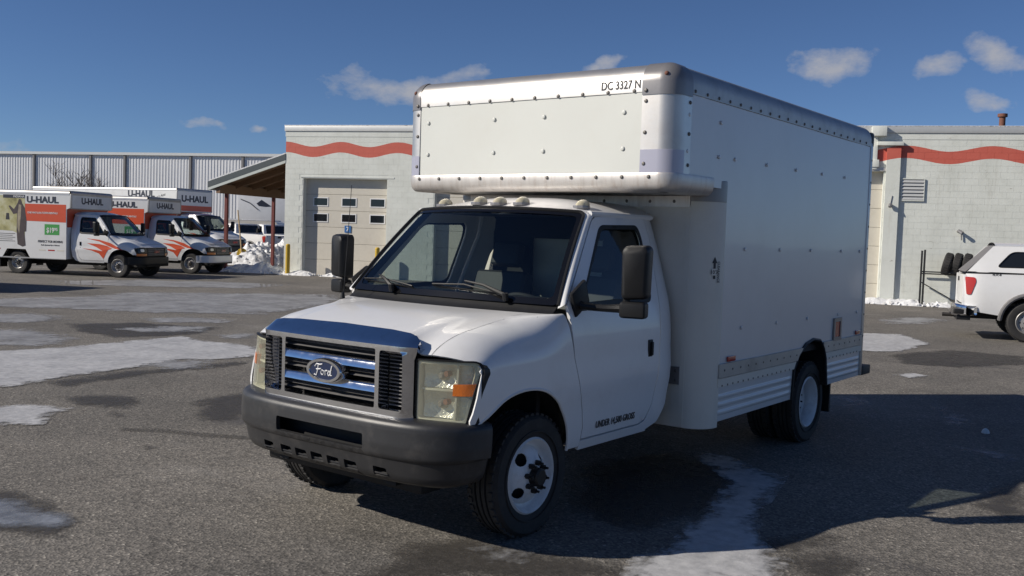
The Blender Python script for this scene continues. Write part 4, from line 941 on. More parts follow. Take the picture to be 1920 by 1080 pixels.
S_('second small damp spot nearer the truck bumper', [(252, 836), (275, 832), (298, 838), (275, 845)], 'wet', .005, 'wet patch')
S_('dark melt line under the broad white ice sheet', [(80, 715), (230, 696), (400, 680), (470, 675), (460, 686), (300, 700), (200, 715), (110, 728)], 'wet', .005, 'wet patch')

S_('thin ice film at the yard edge above the short ice tongue', [(-90, 588), (60, 586), (150, 594), (120, 602), (20, 606), (-90, 604)], 'ice', .008, 'ice')
S_('faint ice ribbon midway between the long band and the broad sheet', [(250, 596), (360, 592), (450, 600), (420, 606), (300, 606)], 'ice', .008, 'ice')
S_('broken ice film along the far edge of the yard before the rental trucks', [(80, 526), (260, 524), (420, 528), (560, 534), (470, 541), (300, 538), (120, 534)], 'ice', .008, 'ice')
S_('pale ice smear crossing the yard behind the pickup', [(1640, 598), (1720, 594), (1790, 600), (1740, 608), (1660, 608)], 'ice', .008, 'ice')
S_('narrow ice flake on sunlit asphalt behind the box truck step', [(1670, 702), (1710, 699), (1745, 705), (1710, 712)], 'snowsheet', .009, 'ice')
S_('dark damp band between the long ice band and the short tongue', [(120, 606), (260, 604), (420, 614), (360, 628), (220, 634), (140, 622)], 'wet', .005, 'wet patch')
S_('broad damp stain behind the box truck along the yard wall', [(1660, 664), (1780, 655), (1930, 668), (1930, 684), (1800, 690), (1690, 682)], 'wet', .005, 'wet patch')
S_('damp brown stain on sunlit asphalt at the lower yard corner', [(1440, 1040), (1560, 1030), (1640, 1060), (1600, 1095), (1470, 1095)], 'wet', .005, 'wet patch')
S_('long thin crack line in the open asphalt leading to the bumper', [(222, 801), (300, 803), (380, 811), (480, 817), (480, 825), (380, 819), (300, 811), (222, 808)], 'crack', .006, 'wet patch')
# ------------------------------------------------------------------ the block-built garage
B0 = Vector((-19.648, -24.958, 0)); UX = Vector((-.357, .934, 0)).normalized(); NX_ = Vector((UX.y, -UX.x, 0)); BROT = atan2(UX.y, UX.x)
def wl2(u, y, z): return B0+UX*u-NX_*y+Vector((0, 0, z))     # local to world; y runs into the building
def wall_mat(name, base, stripe=True):
    m = bpy.data.materials.new(name); nt, Bp, N, L = nodes(m)
    ge = N('ShaderNodeNewGeometry').outputs['Position']
    su = N('ShaderNodeVectorMath'); su.operation = 'SUBTRACT'; L(ge, su.inputs[0]); su.inputs[1].default_value = B0
    du = N('ShaderNodeVectorMath'); du.operation = 'DOT_PRODUCT'; L(su.outputs[0], du.inputs[0]); du.inputs[1].default_value = UX; u = du.outputs['Value']
    sp = N('ShaderNodeSeparateXYZ'); L(ge, sp.inputs[0]); z = sp.outputs['Z']
    n1 = noise_n(N, L, ge, 1.6, 8, .65).outputs['Fac']; n2 = noise_n(N, L, ge, 9, 8, .7).outputs['Fac']
    c = mixn(N, L, 1.0, base, ramp(N, L, n1, [(.3, (.90, .90, .88)), (.6, (1.03, 1.03, 1.02))]), 'MULTIPLY')
    # streaks of weather
    mv = N('ShaderNodeMapping'); mv.inputs['Scale'].default_value = (5, 5, .5); L(ge, mv.inputs[0])
    stn = noise_n(N, L, mv.outputs[0], 1.3, 6, .65).outputs['Fac']
    c = mixn(N, L, mathn(N, L, 'MULTIPLY', mathn(N, L, 'SUBTRACT', stn, .56, True), 1.4, True), c, (.36, .33, .27))
    if stripe:
        ph = N('ShaderNodeMapRange'); ph.inputs[1].default_value = 0; ph.inputs[2].default_value = 1; ph.inputs[3].default_value = 0; ph.inputs[4].default_value = 2*pi/2.28; ph.clamp = False; L(u, ph.inputs[0])
        ph2 = mathn(N, L, 'MULTIPLY', mathn(N, L, 'SUBTRACT', u, 21.86), 2*pi/2.5)
        far = mathn(N, L, 'GREATER_THAN', u, 12.)
        sel = N('ShaderNodeMix'); L(far, sel.inputs[0]); L(ph.outputs[0], sel.inputs[2]); L(ph2, sel.inputs[3])
        cs = mathn(N, L, 'COSINE', sel.outputs[0])
        d = mathn(N, L, 'ABSOLUTE', mathn(N, L, 'SUBTRACT', mathn(N, L, 'SUBTRACT', z, 4.725), mathn(N, L, 'MULTIPLY', cs, .09)))
        ins = mathn(N, L, 'LESS_THAN', mathn(N, L, 'ADD', d, mathn(N, L, 'MULTIPLY', mathn(N, L, 'SUBTRACT', n2, .5), .02)), .195)
        c = mixn(N, L, ins, c, mixn(N, L, n1, (.50, .095, .065), (.60, .14, .10)))
    # flaked paint
    mk = N('ShaderNodeMapping'); mk.inputs['Scale'].default_value = (1.2, 1.2, 5); L(ge, mk.inputs[0])
    fk = noise_n(N, L, mk.outputs[0], 1.7, 10, .72).outputs['Fac']
    c = mixn(N, L, mathn(N, L, 'MULTIPLY', mathn(N, L, 'SUBTRACT', fk, .655, True), 14, True), c, (.27, .23, .18))
    L(c, Bp.inputs['Base Color']); Bp.inputs['Roughness'].default_value = .7
    b = N('ShaderNodeBump'); b.inputs['Strength'].default_value = .35; b.inputs['Distance'].default_value = .012; L(n2, b.inputs['Height']); L(b.outputs[0], Bp.inputs['Normal'])
    return m
M['wall'] = wall_mat('painted_blockwork', (.68, .695, .65)); M['plainwall'] = wall_mat('painted_render', (.68, .695, .655), False)
gar = thing('garage_building', 'long pale painted block garage with wavy red stripe and overhead doors', 'building', B0, BROT)
HB = 5.6
doors_u = [(.72, 4.20, 3.68), (6.0, 9.5, 3.68), (11.3, 14.8, 3.68), (17.7, 21.26, 4.22)]
m = MB(); u = 0.
for a, b_, h in doors_u:
    m.box(u, a, .004, .30, 0, HB-.2); m.box(a, b_, .004, .30, h, HB-.2); u = b_
m.box(u, 33, .004, .30, 0, HB-.2); m.box(0, .3, .30, 13, 0, HB-.2); m.box(32.7, 33, .30, 13, 0, HB-.2); m.box(.3, 32.7, 12.7, 13, 0, HB-.2)
m.build('wall', M['wall'], gar, fix=False)
MB().box(.3, 32.7, .30, 12.7, HB-.45, HB-.30).build('roof', M['roofdark'], gar)
# the blocks, courses 0.2 m, running bond: those in view are parts, the rest one piece
BLK = bpy.data.meshes.new('block'); bm = bmesh.new(); bmesh.ops.create_cube(bm, size=1)
for v in bm.verts: v.co = Vector((v.co.x*.3965, v.co.y*.056+.0253, v.co.z*.1965))
bmesh.ops.delete(bm, geom=[f for f in bm.faces if f.normal.y > .9], context='FACES'); bm.to_mesh(BLK); bm.free(); BLK.materials.append(M['wall'])
HBK = BLK.copy()
for v in HBK.vertices: v.co.x *= .49
cand = []
for r in range(26):
    z = r*.2+.1
    for k in range(-1, 84):
        x = k*.4+(.2 if r % 2 else .4); x0, x1 = x-.2, x+.2
        for a, b_, h in doors_u:              # trim at openings
            if z-.1 < h-.05:
                if x0 < a < x1 and a-x0 >= x1-a: x1 = a
                elif x0 < b_ < x1 and x1-b_ >= b_-x0: x0 = b_
                elif x1 > a+.01 and x0 < b_-.01: x1 = x0
        x0 = max(x0, 0); x1 = min(x1, 33)
        if x1-x0 > .08: cand.append((x0, x1, z))
vis = [q for q in cand if ((q[0] < 5.0 and not (q[0] > 2.6 and q[2] < 1.0)) or (q[0] > 21.2 and q[0] < 25.4))]
vis.sort(key=lambda q: -((q[0] > 20)*1.0+(q[2] > 1.6)*.3-abs(q[2]-3.5)*.01)); vis, more = vis[:300], vis[300:]
rest = MB(); vs_ = set(vis)
for x0, x1, z in vis:
    o = bpy.data.objects.new('block', BLK); col.objects.link(o); o.parent = gar; o.location = ((x0+x1)/2, random.uniform(-.0005, .0005), z); o.scale = ((x1-x0)/.4, 1, 1)
for x0, x1, z in cand:
    if (x0, x1, z) not in vs_: q = random.uniform(-.0028, -.0016); rest.add([(x, y, zz) for x in (x0+.0014, x1-.0014) for y in (q, .03) for zz in (z-.0986, z+.0986)], [(0, 4, 5, 1), (0, 2, 6, 4), (1, 5, 7, 3), (0, 1, 3, 2), (4, 6, 7, 5)])
o = rest.build('block_courses', M['wall'], gar, fix=False); o['kind'] = 'stuff'
# parapet
MB().box(-.02, 33.02, -.012, .30, HB-.4, HB-.205).build('parapet_band', M['plainwall'], gar)
MB().box(-.05, 33.05, -.045, .36, HB-.20, HB).build('coping', M['cap'], gar, bevel=.015)
MB().box(-.06, 33.06, -.05, .37, HB+.001, HB+.03).build('coping_snow', M['snow'], gar, bevel=.008)
# overhead doors: sections, lights, frames
for i, (a, b_, h) in enumerate(doors_u):
    d = sub('overhead_door', gar, (a, .26, 0)); wd = b_-a; n = 6 if h < 4 else 7; sh = h/n
    for k in range(n):
        MB().box(0, wd, 0, .05, k*sh+.004, (k+1)*sh-.004).build('door_section', M['doorp'], d, bevel=.008, seg=1)
    MB().box(0, wd, .05, .06, 0, h).build('door_back', M['black'], d)
    if i == 0:
        for zc in (2.19, 2.79):
            for uc in (1.375, 2.54, 3.70):
                fr = MB(); x = uc-a; fr.box(x-.31, x+.31, -.016, .004, zc+.135, zc+.17).box(x-.31, x+.31, -.016, .004, zc-.17, zc-.135).box(x-.31, x-.275, -.016, .004, zc-.135, zc+.135).box(x+.275, x+.31, -.016, .004, zc-.135, zc+.135)
                f_ = fr.build('window_frame', M['whiteink'], d); MB().box(x-.275, x+.275, -.006, -.002, zc-.135, zc+.135).build('window_pane', M['tglass'], f_) if False else MB().box(x-.275, x+.275, -.006, -.002, zc-.135, zc+.135).build('window_pane', M['tglass'], d)
    MB().box(a-.01, a+.035, .004, .26, 0, h).box(b_-.035, b_+.01, .004, .26, 0, h).box(a+.035, b_-.035, .003, .26, h-.03, h+.01).build('door_frame', M['plainwall'], gar)
    MB().box(a-.08, b_+.25, -.014, .05, h+.0, h+.05).build('lintel', M['plainwall'], gar)
sg = MB().box(2.385, 2.645, .236, .246, 1.66, 1.92).build('bay_sign', M['signblue'], gar)
text('7', .17, M['whiteink'], sg, (2.515, .2345, 1.79), (1, 0, 0), (0, 0, 1), fat=.02)
# the projecting pier, ledge, rain box, downpipe
MB().box(21.28, 21.70, -.10, .02, 0, 4.96).build('pier', M['wall'], gar)
MB().box(20.98, 21.76, -.17, .02, 5.0, 5.12).build('ledge', M['plainwall'], gar, bevel=.01)
MB().box(20.80, 21.24, -.26, -.02, 5.29, 5.60).build('rain_box', M['plainwall'], gar, bevel=.01)
MB().box(20.86, 21.0, -.10, .01, 4.25, 5.30).box(20.80, 21.06, -.13, .01, 4.32, 4.55).build('downpipe', M['plainwall'], gar, bevel=.01)
MB().box(17.5, 21.30, -.05, .03, 4.20, 4.30).build('steel_lintel', M['rust'], gar)
MB().tube([(21.46, -.10, 3.12), (21.46, -.17, 3.14), (21.44, -.22, 3.06)], [.05, .06, .05], 8).tube([(21.46, -.11, 3.15), (21.50, -.11, 3.42)], .014, 6).build('wall_lamp', M['cast'], gar)
v = sub('wall_vent', gar, (21.79, -.02, 3.30))
MB().box(-.02, .66, -.03, .0, -.03, .0).box(-.02, .66, -.03, .0, .65, .68).box(-.02, .0, -.03, .0, 0, .65).box(.64, .66, -.03, .0, 0, .65).build('vent_frame', M['plainwall'], v)
for k in range(6): MB().obox((.32, -.012, .055+k*.108), (.318, 0, 0), (0, .018, .045), (0, .005, -.002)).build('vent_slat', M['cap'], v)
MB().box(.0, .64, .008, .012, 0, .65).build('vent_back', M['black'], v)
MB().tube([(23.50, .0, 2.36), (23.50, -.10, 2.38), (23.60, -.17, 2.30)], [.05, .045, .06], 8).tube([(23.58, -.05, 2.30), (23.60, -.05, 2.08)], .02, 6).build('wall_lamp', M['cast'], gar)
MB().box(25.32, 25.9, -.08, .0, 1.62, 1.92).build('meter_box', M['cap'], gar, bevel=.01)
MB().tube([(24.85, 1.6, 5.1), (24.85, 1.6, 6.12)], .095, 12).tube([(24.85, 1.6, 6.10), (24.85, 1.6, 6.20)], .15, 12).build('flue_pipe', M['rustpipe'], gar)
# yellow bollards
for lb, u_, y_ in (('yellow bollard at the outer corner of the garage', .42, -.45), ('yellow bollard beyond the numbered door', 4.05, -.45)):
    p = wl2(u_, y_, 0); o = MB().tube([(0, 0, -.05), (0, 0, 1.12)], .085, 16).dome((0, 0, 1.12), (.085, 0, 0), (0, .085, 0), (0, 0, .05), 16, 3).build('bollard', M['yellow']); o.location = p; tag(o, lb, 'bollard', 'yellow bollards beside the garage door')

# ------------------------------------------------------------------ canopy beside the garage
can = thing('canopy', 'lean-to canopy with snow on its roof and maroon posts beside the garage', 'canopy', wl2(0, 0, 0), BROT)
UL, ZL, ZR, YB = -3.30, 3.30, 4.38, 11.
rz = lambda u: lerp(ZR, ZL, u/UL)
def slab(a, b_, y0, y1, o0, o1, name, mt):
    MB().prism([(a, rz(a)+o0), (b_, rz(b_)+o0), (b_, rz(b_)+o1), (a, rz(a)+o1)], lambda p, q, w: (p, w, q), y0, y1).build(name, mt, can)
slab(UL, 0, .03, YB, .02, .10, 'roof_deck', M['wood']); slab(UL-.05, 0, .0, YB, .10, .17, 'roof_sheet', M['roofdark'])
slab(UL-.05, 0, -.02, .025, -.06, .17, 'fascia', M['roofdark']); slab(UL-.03, 0, -.015, .04, -.17, -.065, 'trim_board', M['trim'])
slab(UL-.03, -.05, .01, YB-.1, .172, .225, 'roof_snow', M['snow'])
MB().box(UL-.03, UL+.05, .045, YB, rz(UL)-.17, rz(UL)+.02).build('eave_board', M['trim'], can)
for k in range(8): slab(UL+.3, -.02, 1.15+k*1.2, 1.20+k*1.2, -.20, .018, 'rafter', M['wood'])
MB().box(UL+.28, UL+.46, .06, YB-.2, rz(UL)-.28, rz(UL)+.06).build('eave_beam', M['wood'], can)
for y in (.6, 4.2, 10.4): MB().box(UL+.31, UL+.43, y, y+.12, -.02, rz(UL)-.28).build('post', M['ured'], can)

# ------------------------------------------------------------------ warehouse far behind, ribbed steel
WP = G(0, 284, 8.0); WP.z = 0; WL, WR = WP-UX*24, WP+UX*36
wd = (WR-WL); WLEN = wd.length; wdir = wd.normalized(); WROT = atan2(wdir.y, wdir.x)
wh_mat = mat('ribbed_steel', (.66, .66, .67), .45, .25, vary=.05, vscale=.6, dirt=(.35, .33, .3), dirt_amt=.2, dscale=.4)
ware = thing('warehouse', 'far grey warehouse of ribbed steel sheet with dark downpipes', 'building', WL, WROT)
def wpos(px, py=330):
    r = ray(px, py); n = Vector((-wdir.y, wdir.x, 0)); t = (WL-CAM).dot(n)/r.dot(n); return (CAM+r*t-WL).dot(wdir)
cuts = [-.5]+[wpos(x) for x in (-180, -90, 65, 171, 235, 358, 456)]+[WLEN+3]
sgn = -1 if Vector((wdir.y, -wdir.x, 0)).dot(CAM-WL) > 0 else 1      # local y of the outer side
for a, b_ in zip(cuts, cuts[1:]):
    vs = []; n = max(2, int((b_-a)/.30)); w = (b_-a)/n
    for k in range(n):
        for f, d in ((0, 0), (.30, 0), (.40, .035), (.62, .035), (.72, 0)): vs.append((a+(k+f)*w, sgn*d))
    vs.append((b_, 0)); nn = len(vs)
    mesh_obj('wall_panel', [(x, y, z) for x, y in vs for z in (0, 7.85)], [(2*i, 2*i+2, 2*i+3, 2*i+1) for i in range(nn-1)], wh_mat, ware, 20)
for x in cuts[1:-1]: MB().box(x-.11, x+.11, sgn*.02, sgn*.18, 0, 7.8).build('downpipe', M['steel'] if False else M['dgrey'], ware)
MB().box(-.5, WLEN+3, min(0, sgn*.25), max(0, sgn*.25), 7.78, 8.02).build('gutter', M['cap'], ware)
MB().box(-.5, WLEN+3, *sorted((-sgn*.05, -sgn*30)), .0, 7.7).build('shed_body', wh_mat, ware)

# ------------------------------------------------------------------ bare shrubs in front of it
def bare_tree(name, label, loc, h, seed, spread):
    rnd = random.Random(seed); t = thing(name, label, 'tree', loc, 0, 'bare trees before the warehouse'); tr = MB(); cr = MB()
    def grow(p, d, ln, r, lv, mb):
        q = p; pts = [p]; rs = [r]
        for k in range(3):
            d = (d+Vector((rnd.uniform(-.2, .2), rnd.uniform(-.2, .2), rnd.uniform(-.02, .14)))).normalized(); q = q+d*ln/3; pts.append(q); rs.append(r*(1-.22*(k+1)))
        mb.tube(pts, rs, 5 if lv < 2 else 3, False)
        if lv < 5:
            for k in range(3 if lv < 4 else 2):
                a = rnd.uniform(0, 2*pi); nd = (d+Vector((cos(a), sin(a), rnd.uniform(-.1, .5)))*rnd.uniform(.45, .8)*spread).normalized()
                grow(pts[rnd.choice((1, 2, 3))], nd, ln*rnd.uniform(.62, .82), max(.016, rs[-1]*.78), lv+1, cr)
    for k in range(3):
        a = k*2.1+seed; grow(Vector((0, 0, 0)), Vector((.35*cos(a), .35*sin(a), 1)).normalized(), h*.34, .13, 0, tr)
    tr.build('trunk', M['bark'], t); cr.build('crown', M['bark'], t)
for k, (px, dd, h) in enumerate(((112, 66, 6.2), (172, 66, 5.8))):
    p = D(px, 420, dd); bare_tree('bare_tree', ['bare grey branching tree before the warehouse, the fuller of two', 'bare grey tree before the warehouse, the sparser of two'][k], (p.x, p.y, 0), h, 3+k*5, 1.0)

# ------------------------------------------------------------------ snow banks
def snow_bank(label, a, b_, w, h, seed, lump=1.0, chunks=30):
    a = Vector((a[0], a[1], 0)); b_ = Vector((b_[0], b_[1], 0)); d = (b_-a); Ln = d.length; d.normalize(); s = Vector((-d.y, d.x, 0)); rnd = random.Random(seed)
    nu, nv = max(16, int(Ln/.06)), 38; vs = []
    for i in range(nu+1):
        for j in range(nv+1):
            u, v = i/nu, j/nv*2-1; env = (1-abs(2*u-1)**4)*max(0, 1-abs(v)**1.7)
            p = a+d*(u*Ln)+s*(v*w*(1+.35*noise.noise(Vector((u*Ln*.9, seed, 1))))) 
            q = Vector((p.x, p.y, seed*3.1)); n = .72+.34*noise.fractal(q*1.1, .8, 2.1, 4)+.22*abs(noise.noise(q*4.5))
            cell = noise.cell(q*4.5)*.10
            p.z = -.02+h*env*max(.12, n+cell*lump)
            if env > .02: p += Vector((noise.noise(q*5), noise.noise(q*5+Vector((7, 0, 0))), 0))*.05
            vs.append(p)
    fs = [(i*(nv+1)+j, (i+1)*(nv+1)+j, (i+1)*(nv+1)+j+1, i*(nv+1)+j+1) for i in range(nu) for j in range(nv)]
    m = MB(); m.add(vs, fs)
    for k in range(int(chunks*1.6)):
        p = a+d*rnd.uniform(0, Ln)+s*rnd.uniform(-w*1.15, w*1.15); r = rnd.uniform(.02, .075)*min(1.3, h*1.2+.5)
        p.z = r*.5+h*.45*rnd.random()*max(0, 1-abs((p-a).dot(s)/w)**1.5)
        ax = [Vector((rnd.uniform(-1, 1), rnd.uniform(-1, 1), rnd.uniform(-1, 1))).normalized() for _ in range(2)]; e1 = ax[0]; e2 = e1.cross(ax[1]).normalized(); e3 = e1.cross(e2)
        m.obox(p, e1*r, e2*r*rnd.uniform(.5, .9), e3*r*rnd.uniform(.4, .8))
    o = m.build('snow_bank', M['snow'], None, fix=False, ang=55); tag(o, label, 'snow bank'); return o
p0, p1 = wl2(-2.9, .25, 0), wl2(-.05, .55, 0); snow_bank('heap of shovelled snow under the canopy edge holding the yellow shovel', p0, p1, .75, .38, 1, 1, 60)
p0, p1 = wl2(.05, -.35, 0), wl2(1.5, -.2, 0); snow_bank('low crumbled snow along the foot of the numbered door, beside the bollard', p0, p1, .32, .22, 2, 1, 25)
p0, p1 = wl2(1.55, -.15, 0), wl2(4.1, -.15, 0); snow_bank('low crumbled snow along the middle of the numbered door foot', p0, p1, .26, .18, 3, 1, 30)
p0, p1 = wl2(20.6, -.45, 0), wl2(22.6, -.45, 0); snow_bank('crumbled snow lying against the foot of the pier and vented wall', p0, p1, .35, .28, 4, 1, 45)
p0, p1 = wl2(22.5, -.5, 0), wl2(25.6, -.5, 0); snow_bank('crumbled snow lying under the tyre rack', p0, p1, .35, .24, 5, 1, 60)
q0, q1 = G(445, 497), G(556, 492); snow_bank('large ploughed snow bank behind the canopy posts', q0, q1, 1.5, 1.22, 6, 1, 60)
q0, q1 = G(1585, 757), G(1603, 757)

# ------------------------------------------------------------------ shovel, tyre rack
sp_ = G(453, 496); sh = thing('snow_shovel', 'yellow snow shovel with pale wooden handle stuck upright in a snow heap', 'shovel', (sp_.x, sp_.y, 0))
tp = D(446, 394, (Vector((sp_.x, sp_.y, 0))-CAM).dot(FW)-.05)-sp_; tp.z = tp.z
MB().tube([(0, 0, .45), tuple(tp)], .03, 8).build('handle', M['handle'], sh)
rr_ = RI.copy(); rr_.z = 0; rr_.normalize(); ff = Vector((-rr_.y, rr_.x, 0))
bl = MB(); prof_ = [(-.22, .0), (-.24, .25), (-.17, .42), (-.05, .48), (.05, .48), (.17, .42), (.24, .25), (.22, .0)]
bl.prism(prof_, lambda u, v, w: rr_*u+ff*(w+.05*(1-(u/.24)**2))+Vector((0, 0, v+.27)), 0, .02); bl.build('blade', M['yellow'], sh, bevel=.006)

rk = thing('tyre_rack', 'dark steel rack of posts and bars standing before the garage wall', 'rack', wl2(22.40, -.55, 0), BROT)
MB().box(.0, .055, .0, .055, 0, 1.72).build('post', M['steel'], rk); MB().box(.085, .14, .02, .075, 0, 1.75).build('post', M['steel'], rk)
MB().box(2.5, 2.56, .0, .055, 0, 1.72).build('post', M['steel'], rk)
for y, z in ((.02, 1.05), (.40, .98)): MB().box(.05, 2.55, y, y+.04, z, z+.04).build('rail', M['steel'], rk)
MB().tube([(.1, .40, .72), (1.35, .42, .02)], .018, 6).build('brace', M['steel'], rk); MB().box(1.30, 1.36, .38, .44, 0, 1.0).build('prop', M['steel'], rk)
for k in range(4):
    t = MB(); R0, hw = .345, .12; pr = [(R0*.58, -hw*.8), (R0*.8, -hw), (R0*.95, -hw*.9), (R0, -hw*.6), (R0, hw*.6), (R0*.95, hw*.9), (R0*.8, hw), (R0*.58, hw*.8), (R0*.56, 0)]
    t.lathe(pr, 28, closed=True)
    for q in range(26):
        a = 2*pi*q/26; rad = Vector((cos(a), 0, sin(a))); tg = Vector((-sin(a), 0, cos(a))); t.obox(rad*(R0+.002), rad*.008, Vector((0, hw*.62, 0)), tg*.026)
    o = t.build('tyre', M['rubber']); o.location = wl2(22.40+.80+k*.27+(.22 if k == 3 else 0), -.30, 1.33)
    o.rotation_euler = (radians(-8), radians(0), BROT+radians(90)-radians(20)); 
    o.rotation_euler = (Matrix.Rotation(BROT+radians(78), 3, 'Z') @ Matrix.Rotation(radians(13), 3, 'X')).to_euler()
    tag(o, 'black tyre on the steel rack, standing apart from the leaning row' if k == 3 else 'black worn tyre in the close leaning row on the steel rack', 'tyre', 'tyres on the rack')
# fallen snow lump on the shaded asphalt
p = G(1848, 812); o = MB().dome((0, 0, -.01), (.045, 0, 0), (0, .04, 0), (.01, 0, .06), 9, 4).build('snow_lump', M['snow']); o.location = p; tag(o, 'single small snow lump on the shaded asphalt', 'snow lump')
# ------------------------------------------------------------------ rental box trucks
def gmc_front(root, c, chrome_bumper, bump_mat=None):
    fr = lambda d: (lambda y, z: (c.xf(y)+d-.02*clamp((z-.86)/.12), y, z))
    ol = fillet([(-.93, .70), (.93, .70), (.955, .90), (.94, .975), (-.94, .975), (-.955, .90)], .03, 3)
    g = patch('grille_surround', ol, fr(.0), M['plastic'], root, step=.06, th=.05, out=(1, 0, 0))
    for k in range(4): patch('grille_bar', [(-.46, .735+k*.055), (.46, .735+k*.055), (.46, .76+k*.055), (-.46, .76+k*.055)], fr(.014), M['dgrey'], g, step=.1, th=.02, out=(1, 0, 0))
    for s in (1, -1):
        patch('headlamp', fillet([(s*.54, .815), (s*.86, .815), (s*.89, .955), (s*.54, .955)], .02, 3), fr(.01), M['frit'], g, step=.06, th=.02, out=(1, 0, 0))
        patch('headlamp_lens', fillet([(s*.66, .845), (s*.79, .845), (s*.79, .935), (s*.66, .935)], .03, 3), fr(.014), M['refl'], g, step=.06, th=.02, out=(1, 0, 0))
        patch('turn_signal', [(s*.53, .715), (s*.90, .715), (s*.92, .785), (s*.53, .785)], fr(.010), M['amber'], g, step=.06, th=.02, out=(1, 0, 0))
    text('GMC', .085, M['red'], g, (c.xf(0)+.032, 0, .845), (0, 1, 0), (0, 0, 1), fat=.03, wide=1.3, name='emblem')
    def bp(u, v):
        y = lerp(-1.0, 1.0, u); q = 2*pi*v; x = c.xf(min(abs(y), .95))-.02-(.25 if abs(y) > .97 else 0)
        return (x+.07*max(-1, min(1, 1.5*cos(q))), y, .545+.125*max(-1, min(1, 1.5*sin(q))))
    grid('front_bumper', 26, 20, bp, bump_mat or M['plastic'], root)
    MB().box(.35, .72, -.85, .85, .36, .46).build('air_dam', M['black'], root)

